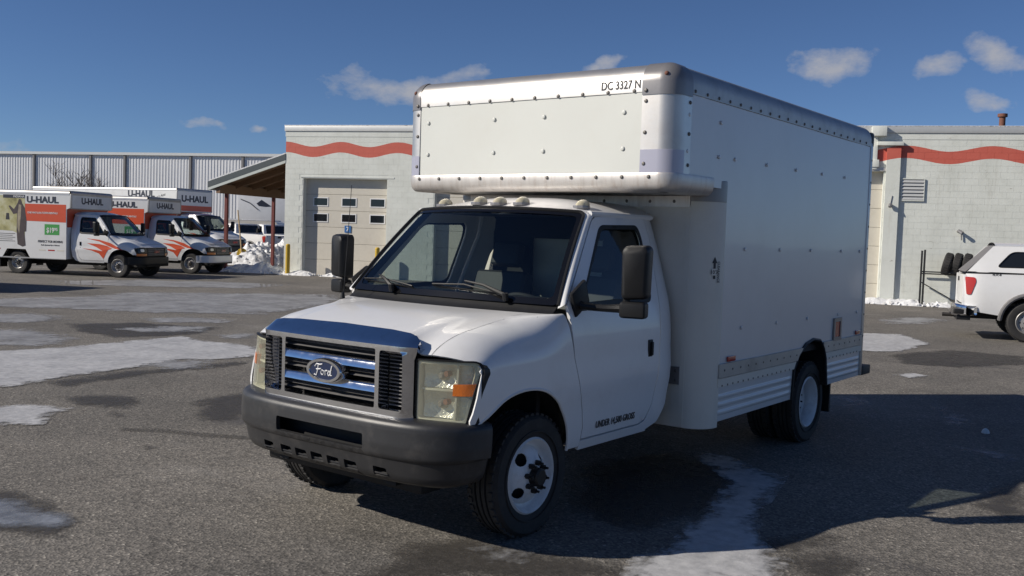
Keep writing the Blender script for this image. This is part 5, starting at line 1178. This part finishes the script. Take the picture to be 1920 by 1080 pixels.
def rental_truck(name, label, box_len, z0, z1, attic_x, cab_k, bump_mat, art=None, group='rental box trucks parked in a row', axle=-3.53, letters=True, zlet=None, xb=None):
    T = thing(name, label, 'truck', group=group)
    cabo = sub('cab', T); cabo.scale = (cab_k,)*3
    c = build_cab(cabo, False, M['uwhite'], False); gmc_front(cabo, c, False, bump_mat)
    XB = xb or -1.72*cab_k; X1 = XB-box_len; W = 1.10 if cab_k < 1.1 else 1.22; R = .372*cab_k
    b = sub('cargo_box', T)
    for s in (1, -1):
        arch_c = axle; ar = R+.10
        ol = [(XB, z0), (XB, z1-.12), (X1, z1-.12), (X1, z0)]
        if z0 < R*2: ol = [(XB, z0), (XB, z1-.12), (X1, z1-.12), (X1, z0), (arch_c-ar*1.08, z0), (arch_c-ar*.72, R*2+.06), (arch_c+ar*.72, R*2+.06), (arch_c+ar*1.08, z0)]
        sd = patch('side_panel', ol, lambda x, z: (x, s*W, z), M['uwhite'], b, step=.4, th=.02, out=(0, s, 0))
        e = W+.003
        q = lambda x, z, d=0: (x, s*(e+d), z)
        zl = zlet or (z1-.31)
        rd = (1, 0, 0) if s < 0 else (-1, 0, 0)
        text('U-HAUL', .215 if cab_k < 1.1 else .34, M['navy'], sd, (XB-.86 if cab_k < 1.1 else XB-1.65, s*e, zl), rd, (0, 0, 1), fat=.045, wide=1.16)
        if cab_k < 1.1:
            patch('colour_band', [(XB-.015, 1.70), (XB-1.49, 1.72), (XB-1.49, 2.27), (XB-.015, 2.27)], q, M['orange'], sd, step=.5, th=.002, out=(0, s, 0))
            text('ONE WAY & IN-TOWN RENTALS', .062, M['whiteink'], sd, (XB-.86, s*(e+.003), 1.99), rd, (0, 0, 1), fat=.02, wide=.88)
            patch('price_sign', [(XB-.78, 1.29), (XB-.25, 1.29), (XB-.25, 1.63), (XB-.78, 1.63)], q, M['green'], sd, step=.5, th=.002, out=(0, s, 0))
            text('$19', .19, M['whiteink'], sd, (XB-.57, s*(e+.003), 1.43), rd, (0, 0, 1), fat=.02, wide=.8); text('95', .10, M['whiteink'], sd, (XB-.37, s*(e+.003), 1.47), rd, (0, 0, 1), fat=.02)
            text('PERFECT FOR MOVING', .075, M['ink'], sd, (XB-.57, s*e, 1.075), rd, (0, 0, 1), fat=.015, wide=.85, shear=.15)
            text('Studio Apartment Up to 1 Bedroom', .055, M['ink'], sd, (XB-.57, s*e, .955), rd, (0, 0, 1), fat=.01, wide=.78, shear=.1)
            # printed picture towards the tail
            ap = [(XB-1.50, .95), (XB-1.62, 1.25), (XB-1.95, 1.38), (X1+.05, 1.42), (X1+.05, 2.52), (XB-1.50, 2.52)]
            if s < 0 and art:
                patch('picture_panel', ap, q, art, sd, step=.4, th=.002, out=(0, s, 0))
                sil = [(-1.72, 2.42), (-1.64, 2.40), (-1.60, 2.28), (-1.50, 2.12), (-1.44, 1.75), (-1.45, 1.38), (-1.52, 1.36), (-1.47, .92), (-1.58, .88), (-1.76, .95), (-1.80, 1.4), (-1.78, 1.95), (-1.92, 1.92), (-2.05, 2.10), (-2.1, 2.18), (-2.05, 2.2), (-1.9, 2.08), (-1.82, 2.2), (-1.76, 2.30)]
                patch('robed_figure_print', [(XB+x, z) for x, z in sil], lambda x, z: q(x, z, .002), mat('figure_print', (.055, .04, .045), .6, vary=.3, vscale=6), sd, step=.3, th=.001, out=(0, s, 0))
                patch('robed_figure_print', [(XB-1.72, 2.24), (XB-1.63, 2.22), (XB-1.64, 1.95), (XB-1.70, 1.3), (XB-1.77, 1.5), (XB-1.76, 1.95)], lambda x, z: q(x, z, .0035), mat('robe_print', (.32, .27, .20), .6, vary=.3, vscale=6), sd, step=.3, th=.001, out=(0, s, 0))
                patch('lantern_print', [(XB-2.18, 1.95), (XB-2.08, 1.95), (XB-2.06, 1.74), (XB-2.20, 1.74)], lambda x, z: q(x, z, .002), M['ink'], sd, step=.3, th=.001, out=(0, s, 0))
                patch('title_strip_print', [(XB-2.3, 2.44), (XB-1.50, 2.44), (XB-1.50, 2.55), (XB-2.3, 2.55)], lambda x, z: q(x, z, .002), M['navy'], sd, step=.5, th=.001, out=(0, s, 0))
                text('INDIANA', .07, M['whiteink'], sd, (XB-1.72, s*(e+.004), 2.495), rd, (0, 0, 1), fat=.01)
                for k in range(5): patch('caption_print', [(XB-2.55, 1.28-.06*k), (XB-1.85-.1*(k % 2), 1.28-.06*k), (XB-1.85-.1*(k % 2), 1.30-.06*k), (XB-2.55, 1.30-.06*k)], q, M['dgrey'], sd, step=.5, th=.001, out=(0, s, 0))
            for k in range(int(box_len/.33)): 
                x = XB-.08-k*.33
                if abs(x-.12-axle) > R+.25: MB().box(x-.24, x, *sorted((s*W, s*e)), .775, .815).build('reflective_strip', M['red'] if k % 2 else M['beige'], sd)
        else:
            patch('colour_band', [(X1, z1-1.75), (XB, z1-1.75), (XB, z1-1.15), (X1, z1-1.15)], q, M['orange'], sd, step=.8, th=.002, out=(0, s, 0))
            text("Mom's Attic", .13, M['ink'], sd, (XB-.42, s*e, z1-.42), (rd[0], 0, .25), (0, 0, 1), shear=.35)
        prof = [(0, z1-.14), (.006, z1-.138), (.006, z1-.09)]+[(.09*(cos(a)-1)+.006, z1-.09+.09*sin(a)) for a in [pi/2*k/5 for k in range(1, 6)]]+[(-.14, z1+.002)]
        sweep('roof_rail', [(x, s*W, 0, s) for x in (attic_x-.06, XB, X1)], prof, M['alu'], b)
        MB().box(X1-.02, XB-.01, *sorted((s*(W-.03), s*(W-.005))), z0-.02, z0+.02).build('base_rail', M['alud'], b)
        # attic cheek
        patch('attic_side', [(XB+.001, z1-.60 if cab_k < 1.1 else z1-1.18), (attic_x-.05, z1-.55 if cab_k < 1.1 else z1-1.14), (attic_x-.05, z1-.12), (XB+.001, z1-.12)], lambda x, z: (x, s*W, z), M['uwhite'], b, step=.4, th=.02, out=(0, s, 0))
        MB().box(attic_x-.05, attic_x+.008, *sorted((s*(W-.05), s*(W+.006))), z1-(.56 if cab_k < 1.1 else 1.15), z1-.10).build('attic_post', M['alud'], b, bevel=.02)
        # wheels
        make_wheel(T, (0, s*.83*cab_k, R), s, 'plain', R, .225*cab_k, M['rims']); make_wheel(T, (axle, s*(.92 if cab_k < 1.1 else 1.06), R), s, 'plain', R, .225*cab_k, M['rims'])
        MB().box(axle-R-.28, axle-R-.25, *sorted((s*.72, s*1.05)), .20, .62).build('mud_flap', M['plastic'], T)
        grid('rear_wheel_housing', 12, 1, lambda u, v: (lerp(axle-ar*1.05, axle+ar*1.05, u), s*lerp(W-.02, .5, v), R+ar*.95*min(1, 1.6*sin(pi*clamp(u, .03, .97)))), M['black'], T)
    sweep('front_roof_rail', [(attic_x, y, 1, 0) for y in (W, 0, -W)], [(.0, z1-.14), (.006, z1-.138), (.006, z1-.09)]+[(.09*(cos(a)-1)+.006, z1-.09+.09*sin(a)) for a in [pi/2*k/5 for k in range(1, 6)]]+[(-.14, z1+.002)], M['alud'], b)
    za = z1-.55 if cab_k < 1.1 else z1-1.14
    MB().box(attic_x-.03, attic_x, -W+.05, W-.05, za, z1-.10).build('attic_front', M['uwhite'], b)
    text('U-HAUL', .215 if cab_k < 1.1 else .34, M['navy'], b, (attic_x+.003, 0, z1-.31 if cab_k < 1.1 else z1-.50), (0, 1, 0), (0, 0, 1), fat=.045, wide=1.16)
    if cab_k > 1.1: MB().box(attic_x-.01, attic_x+.005, -W+.06, W-.06, za+.03, za+.30).build('attic_band', M['orange'], b)
    MB().box(X1, attic_x-.05, -W+.10, W-.10, z1-.03, z1+.001).build('roof_panel', M['uwhite'], b); MB().box(XB-.02, attic_x-.03, -W+.03, W-.03, za-.03, za).build('attic_floor', M['alud'], b)
    MB().box(XB-.03, XB+.004, -W+.02, W-.02, z0, za).build('nose_panel', M['uwhite'], b); MB().box(XB, XB+.006, -W+.03, W-.03, 1.55, za).build('nose_band', M['orange'], b)
    MB().box(X1-.02, X1+.01, -W+.01, W-.01, z0, z1-.12).build('rear_door', M['uwhite'], b)
    MB().box(X1, XB, -.45, .45, .42*cab_k, z0).box(X1-.15, X1, -W, W, z0-.12, z0).tube([(axle, -.8, R), (axle, .8, R)], .07, 8).build('chassis', M['chassis'], T)
    MB().box(X1+.2, -.6, -.40, .40, .34, .46).build('driveline', M['chassis'], T)
    # flame graphic on cab side
    cv = lambda cx, cy: ((cx-490)/307, .37-(cy-920)/329)
    fl = [[(160, 640), (300, 650), (420, 680), (520, 730), (560, 750), (470, 738), (400, 712), (300, 668)], [(165, 690), (300, 695), (385, 712), (440, 738), (350, 772), (260, 724)], [(115, 745), (250, 755), (330, 768), (405, 745), (375, 790), (345, 850), (300, 795), (220, 765)]]
    for s in (1, -1):
        for f in fl:
            pts = [cv(*p) for p in f]
            def sf(x, z):
                p = c.S(x, z) if x < -.40 else c.M(x, c.v_of_z(x, z)); return (x, s*(p[1]+.005), z)
            patch('flame_graphic', pts, sf, M['orange'], cabo, step=.06, th=.001, out=(0, s, 0))
        text('800-789-4045', .05, M['ink'], cabo, (-.95, s*(c.S(-.95, .56)[1]+.006), .565), (1, 0, 0) if s < 0 else (-1, 0, 0), (0, 0, 1)) if False else None
    return T
artm = bpy.data.materials.new('yellow_landscape_print'); nt, Bq, N, L = nodes(artm); tc = N('ShaderNodeTexCoord').outputs['Object']
na = noise_n(N, L, tc, 2.2, 8, .6).outputs['Fac']; L(ramp(N, L, na, [(.3, (.20, .18, .07)), (.45, (.42, .39, .18)), (.6, (.55, .53, .34)), (.8, (.62, .60, .46))]), Bq.inputs['Base Color'])
HD = atan2(.90, -.435)
def place(o, tyre, half, heading): 
    l = Vector((-sin(heading), cos(heading), 0)); o.location = Vector((tyre[0], tyre[1], 0))+l*half; o.rotation_euler = (0, 0, heading)
t1 = rental_truck('rental_truck', 'small rental box truck with a robed figure picture and green price sign, black bumper', 3.25, .53, 2.72, -1.55, 1.0, M['plastic'], artm)
place(t1, (-12.52, -24.46), .94, HD)
t2 = rental_truck('rental_truck', 'small rental box truck with a pale front bumper, beside the snow heap', 3.25, .53, 2.72, -1.55, 1.0, M['uwhite'])
place(t2, (-16.25, -26.0), .94, HD)
t3 = rental_truck('rental_truck', 'tallest rental box truck with long box, parked behind two smaller ones', 9.6, .95, 3.53, -1.75, 1.12, M['plastic'], axle=-7.4, xb=-2.5)
P3 = D(331, 420, 48); hh = Vector((cos(HD), sin(HD), 0)); ll = Vector((-sin(HD), cos(HD), 0))
HD3 = atan2(.981, -.192); h3 = Vector((cos(HD3), sin(HD3), 0)); l3 = Vector((-sin(HD3), cos(HD3), 0))
# its attic front right corner stands on that sight line
t3.location = Vector((P3.x, P3.y, 0))-h3*(-1.75)+l3*1.22; t3.rotation_euler = (0, 0, HD3)

shadow_truck = copy_tree(t1); shadow_truck['label'] = 'copied rental box truck added out of view to cast a shadow into the yard'  # added beyond the left edge of view; only its shadow reaches the frame
q4 = D(-275, 430, 23.2); shadow_truck.location = Vector((q4.x, q4.y, 0))+hh*1.55+ll*1.1; shadow_truck.location = Vector((shadow_truck.location.x, shadow_truck.location.y, 0))
# ------------------------------------------------------------------ pickups (rear axle at x=0)
def pickup(name, label, cap_on=True, group=None, paint=None, full=True):
    W_ = paint or M['white']; T = thing(name, label, 'pickup', group=group)
    def S(x, z, bul=1):
        y = interp([(.40, .90), (.50, .955), (.65, .985), (.85, 1.0), (1.10, .995), (1.30, .965)], z)
        return y-.10*clamp((-.85-x)/.35)**2*.9-.06*clamp((x-4.0)/.7)**2
    R = .40
    ar = [(.50*cos(a)*1.0, R+.02+.50*sin(a)) for a in [pi*k/16 for k in range(17)]]
    for s in (1, -1):
        f = lambda x, z: (x, s*S(x, z), z)
        bed = [(.50, .42)]+ar+[(-.50, .50), (-.95, .56), (-1.16, .66), (-1.20, 1.25), (-1.17, 1.32), (1.28, 1.36), (1.28, .48)]
        bs = patch('bed_side', bed, f, W_, T, step=.10, th=.02, out=(0, s, 0))
        MB().tube([(x*1.04, s*(S(x, z)+.012), (z-R)*1.04+R) for x, z in ar], .045, 8).build('arch_flare', M['dgrey'], T)
        # rear lamp
        patch('tail_lamp', fillet([(-1.13, .90), (-1.05, .90), (-.965, 1.17), (-.985, 1.25), (-1.17, 1.26)], .03, 3), lambda x, z: (x-.02, s*(S(x, z)+.010), z), M['red'], T, step=.06, th=.05, out=(0, s, 0))
        grid('wheel_housing', 12, 1, lambda u, v: (.49*cos(pi*u), s*lerp(.97, .4, v), R+.49*sin(pi*u)), M['black'], T)
        make_wheel(T, (0, s*.86, R), s, 'plain', R, .27, M['rims']); make_wheel(T, (3.75, s*.86, R), s, 'plain', R, .27, M['rims'])
        # cab side
        x0, x1 = 1.30, 3.05
        cs = [(x0, .46), (x0, 1.35), (x0+.02, 1.40), (x0+.25, 1.86), (x0+.50, 1.90), (x0+1.05, 1.88), (x1-.10, 1.42), (x1+.05, 1.33), (x1+.05, .46)]
        def fc(x, z):
            y = S(x, min(z, 1.30))-(max(0, z-1.30)*.36); return (x, s*y, z)
        wn_1 = fillet([(x0+.20, 1.42), (x0+.36, 1.78), (x0+.72, 1.81), (x0+.72, 1.42)], .05, 3); wn_2 = fillet([(x0+.80, 1.42), (x0+.80, 1.81), (x0+1.0, 1.80), (x0+1.52, 1.42)], .05, 3)
        cbs = patch('cab_side', cs, fc, W_, T, holes=[wn_1, wn_2], step=.12, th=.02, out=(0, s, 0))
        for w in (wn_1, wn_2): patch('side_window', w, lambda x, z: (x, fc(x, z)[1]-s*.01, z), M['tglass'], cbs, step=.3, th=.004, out=(0, s, 0))
        MB().box(x0+.62, x0+.80, *sorted((s*.99, s*1.02)), 1.08, 1.12).build('door_handle', M['plastic'], cbs, bevel=.01)
        patch('front_wing', [(3.11, .46), (3.11, 1.32), (4.45, 1.22), (4.62, 1.0), (4.62, .60), (4.25, .55)]+[(3.75+.5*cos(a), R+.5*sin(a)) for a in [pi*k/12 for k in range(13)]][1:]+[(3.25, .46)], lambda x, z: (x, s*S(x, z), z), W_, T, step=.12, th=.02, out=(0, s, 0))
        MB().box(2.70, 2.82, *sorted((s*.98, s*1.22)), 1.32, 1.52).build('side_mirror', M['plastic'], T, bevel=.03)
        MB().box(1.3, 3.1, *sorted((s*.80, s*.98)), .40, .50).build('sill', M['dgrey'], T, bevel=.02)
    # tailgate, bumper
    tg = patch('tailgate', fillet([(-.80, .72), (.80, .72), (.80, 1.30), (-.80, 1.30)], .02, 2), lambda y, z: (-1.235+.03*abs(z-1.25)*.3+.02*(y/.8)**2, y, z), W_, T, step=.15, th=.04, out=(-1, 0, 0))
    patch('tailgate_handle', fillet([(-.12, 1.15), (.12, 1.15), (.12, 1.24), (-.12, 1.24)], .02, 2), lambda y, z: (-1.245, y, z), M['plastic'], tg, step=.1, th=.01, out=(-1, 0, 0))
    MB().box(-1.22, 1.28, -.84, .84, .62, .70).build('bed_floor', M['chassis'], T)
    for s in (1, -1): MB().box(-1.22, -1.12, *sorted((s*.80, s*.90)), .64, 1.30).build('bed_corner', W_, T, bevel=.02)
    def bp(u, v):
        y = lerp(-1.0, 1.0, u); a = 2*pi*v; x = -1.30+.16*abs(y)**6*1.6; k = 1.35
        return (x+.10*max(-1, min(1, k*cos(a))), y, .58+.125*max(-1, min(1, k*sin(a)))*(1-.25*abs(y)**8))
    bo = grid('rear_bumper', 30, 20, bp, M['chrome'], T)
    for s in (1, -1): MB().box(-1.36, -1.12, *sorted((s*.60, s*.975)), .50, .60).build('bumper_step', M['plastic'], bo, bevel=.02)
    MB().box(-1.30, -1.05, -.9, .9, .38, .47).build('bumper_valance', M['plastic'], bo); MB().tube([(-1.0, 0, .42), (-1.52, 0, .42)], .04, 8).build('tow_hitch', M['iron'], T)
    MB().box(-1.1, 4.3, -.5, .5, .40, .60).tube([(0, -.8, R), (0, .8, R)], .07, 8).build('chassis', M['chassis'], T)
    # cab roof, glass, bonnet
    x0 = 1.30
    grid('cab_roof', 10, 10, lambda u, v: (lerp(x0+.24, x0+1.10, u), lerp(-.775, .775, v), 1.875+.05*(1-abs(2*v-1)**3)*(1-.5*abs(2*u-1)**3)), W_, T)
    patch('windscreen', fillet([(-.80, 1.36), (.80, 1.36), (.70, 1.87), (-.70, 1.87)], .05, 3), lambda y, z: (lerp(x0+1.75, x0+1.08, (z-1.36)/.51)-.08*(y/.8)**2+.05, y, z), M['tglass'], T, step=.2, th=.01, out=(1, 0, .3))
    patch('rear_window', fillet([(-.72, 1.40), (.72, 1.40), (.66, 1.82), (-.66, 1.82)], .05, 3), lambda y, z: (lerp(x0+.02, x0+.22, (z-1.40)/.42)-.02, y, z), M['tglass'], T, step=.2, th=.01, out=(-1, 0, .3))
    patch('cab_back', [(-.95, .60), (.95, .60), (.95, 1.35), (.78, 1.88), (-.78, 1.88), (-.95, 1.35)], lambda y, z: (lerp(x0+.01, x0+.01, 0) if z < 1.38 else lerp(x0+.01, x0+.24, (z-1.38)/.5), y, z), W_, T, step=.2, th=.02, out=(-1, 0, .2))
    grid('bonnet', 12, 12, lambda u, v: (lerp(3.0, 4.62, u), lerp(-.96, .96, v), lerp(1.38, 1.20, u)+.02-.10*abs(2*v-1)**4-.12*clamp((u-.85)/.15)**2), W_, T)
    MB().box(4.50, 4.66, -.92, .92, .75, 1.15).build('grille', M['plastic'], T, bevel=.03); MB().box(4.55, 4.76, -.98, .98, .48, .72).build('front_bumper', M['chrome'], T, bevel=.05)
    if cap_on:
        cp = sub('bed_cap', T)
        for s in (1, -1):
            def fk(x, z): return (x, s*(.955-.30*max(0, z-1.36)-.03*clamp((-.9-x)/.3)), z)
            sw = fillet([(-.62, 1.47), (1.05, 1.49), (1.05, 1.79), (-.36, 1.78)], [.08, .05, .05, .10], 4)
            cs_ = patch('cap_side', [(-1.16, 1.355), (1.27, 1.37), (1.27, 1.90), (-.62, 1.90), (-.70, 1.88)], fk, W_, cp, holes=[sw], step=.12, th=.02, out=(0, s, .2))
            patch('cap_window', sw, lambda x, z: (x, fk(x, z)[1]-s*.006, z), M['tglass'], cs_, step=.3, th=.004, out=(0, s, 0))
            MB().tube([Vector(fk(x, z))+Vector((0, s*.004, 0)) for x, z in sw+[sw[0]]], .010, 5, False).build('window_seal', M['plastic'], cs_)
            MB().tube([Vector(fk(x, 1.36))+Vector((0, s*.003, 0)) for x in (-1.15, -.5, .3, 1.25)], .008, 5).build('cap_seam', M['plastic'], cs_)
        grid('cap_roof', 14, 10, lambda u, v: (lerp(-.66, 1.28, u), lerp(-.80, .80, v), 1.895+.07*(1-abs(2*v-1)**3)), W_, cp)
        patch('cap_rear_glass', fillet([(-.90, 1.36), (.90, 1.36), (.78, 1.90), (-.78, 1.90)], .04, 3), lambda y, z: (lerp(-1.19, -.64, (z-1.36)/.54)-.04*(1-(y/.9)**2), y, z), M['dgrey'], cp, step=.2, th=.01, out=(-1, 0, .3))
        text('4X4', .045, M['ink'], T, (-.62, -(S(-.62, 1.30)+.004), 1.315), (1, 0, 0), (0, 0, 1), fat=.02, wide=1.6)
    return T
pk = pickup('pickup_truck', 'white pickup with bed cap and dark cap window before the garage wall', True)
l = Vector((-.958, -.284, 0)); pk.location = G(1927, 643)+l*.98; pk.rotation_euler = (0, 0, atan2(.958, -.284))
pkb = pickup('pickup_truck', 'white pickup half hidden behind the ploughed snow bank, red tail lamp showing', False, 'white pickups beyond the snow bank', M['uwhite'])
def at(px, d): p = D(px, 430, d); return Vector((p.x, p.y, 0))
pkb.location = at(497, 54); fh = Vector((FW.x, FW.y, 0)).normalized(); rh = Vector((fh.y, -fh.x, 0)); h2 = (-rh*.80+fh*.60).normalized(); pkb.rotation_euler = (0, 0, atan2(h2.y, h2.x))
c2 = copy_tree(pkb); c2.location = at(548, 55); c2['label'] = 'white pickup behind the snow bank, partly cut off by the garage wall'; 

# ------------------------------------------------------------------ cargo trailers and a big van body beyond
def trailer(label, loc, rot, Ln, h, letters, group):
    T = thing('cargo_trailer', label, 'trailer', loc, rot, group); W = 1.0
    ol = fillet([(-Ln/2, .55), (Ln/2, .55), (Ln/2, h), (-Ln/2, h)], [.05, .12, .35, .06], 5)
    for s in (1, -1):
        sp = patch('side_panel', ol, lambda x, z: (x, s*W, z), M['beige'], T, step=.6, th=.03, out=(0, s, 0))
        q = lambda x, z: (x, s*(W+.004), z)
        patch('colour_band', [(-Ln/2+.1, .75), (Ln/2-.15, .75), (Ln/2-.1, 1.45), (-Ln/2+.1, 1.45)], q, M['orange'], sp, step=.6, th=.002, out=(0, s, 0))
        if letters: text('U-HAUL', .26, M['navy'], sp, (letters*(1 if s < 0 else -1), s*(W+.004), 1.66), (1, 0, 0) if s < 0 else (-1, 0, 0), (0, 0, 1), fat=.03, wide=1.15)
        if s < 0: patch('picture_panel', [(-Ln/2+.15, .80), (-Ln/2+1.3, .80), (-Ln/2+1.2, 1.75), (-Ln/2+.15, 1.75)], lambda x, z: (x, s*(W+.007), z), artm, sp, step=.6, th=.002, out=(0, s, 0))
        make_wheel(T, (-.2, s*1.12, .34), s, 'plain', .34, .2, M['rims'])
    m = MB(); prs = [(x, z) for x, z in ol]; m.prism(prs, lambda u, v, w: (u, w, v), -W+.01, W-.01); m.build('trailer_body', M['uwhite'], T)
    MB().box(-Ln/2+.05, Ln/2-.35, -W+.02, W-.02, h+.001, h+.07).build('roof_snow', M['snow'], T, bevel=.03)
    MB().box(Ln/2-.1, Ln/2+1.1, -.05, .05, .40, .50).tube([(Ln/2+.6, 0, 0), (Ln/2+.6, 0, .5)], .03, 6).build('tow_bar', M['chassis'], T); MB().box(-Ln/2+.1, Ln/2-.1, -.9, .9, .40, .55).build('frame', M['chassis'], T)
    return T
rr2 = atan2(rh.y, rh.x)
trailer('snow topped rental cargo trailer with dark lettering beyond the white pickups', at(474, 64), rr2-.06, 3.9, 2.12, .15, 'cargo trailers beyond the snow bank')
trailer('snow topped rental cargo trailer mostly hidden by the tall truck cab', at(398, 66), rr2-.06, 3.6, 2.16, .9, 'cargo trailers beyond the snow bank')
V = thing('van_trailer', 'large plain white box trailer standing before the warehouse', 'trailer', at(505, 78), rr2)
vb = MB().box(-2.2, 6, -1.2, 1.2, 1.1, 4.25).build('trailer_body', M['uwhite'], V, bevel=.05)
m = MB(); m.tube([(-2.0, -1.21, 3.86), (-1.3, -1.22, 3.60), (-.6, -1.21, 3.05)], .035, 5).build('bracket_print', M['dgrey'], vb)
patch('emblem_print', [(-.75, 3.55), (-.35, 3.85), (.05, 3.6), (.45, 3.35), (.0, 3.30), (-.55, 3.35)], lambda x, z: (x, -1.205, z), M['navy'], vb, step=.4, th=.002, out=(0, -1, 0))
MB().box(-2.2, 6, -1.25, -1.1, .95, 1.12).build('base_rail', M['rustpipe'], V); MB().box(-2.2, 6, -.5, .5, .8, 1.1).build('frame', M['chassis'], V)
for x in (-1.2, 4.6, 5.5):
    for s in (1, -1): make_wheel(V, (x, s*1.0, .48), s, 'plain', .48, .26, M['rims'])
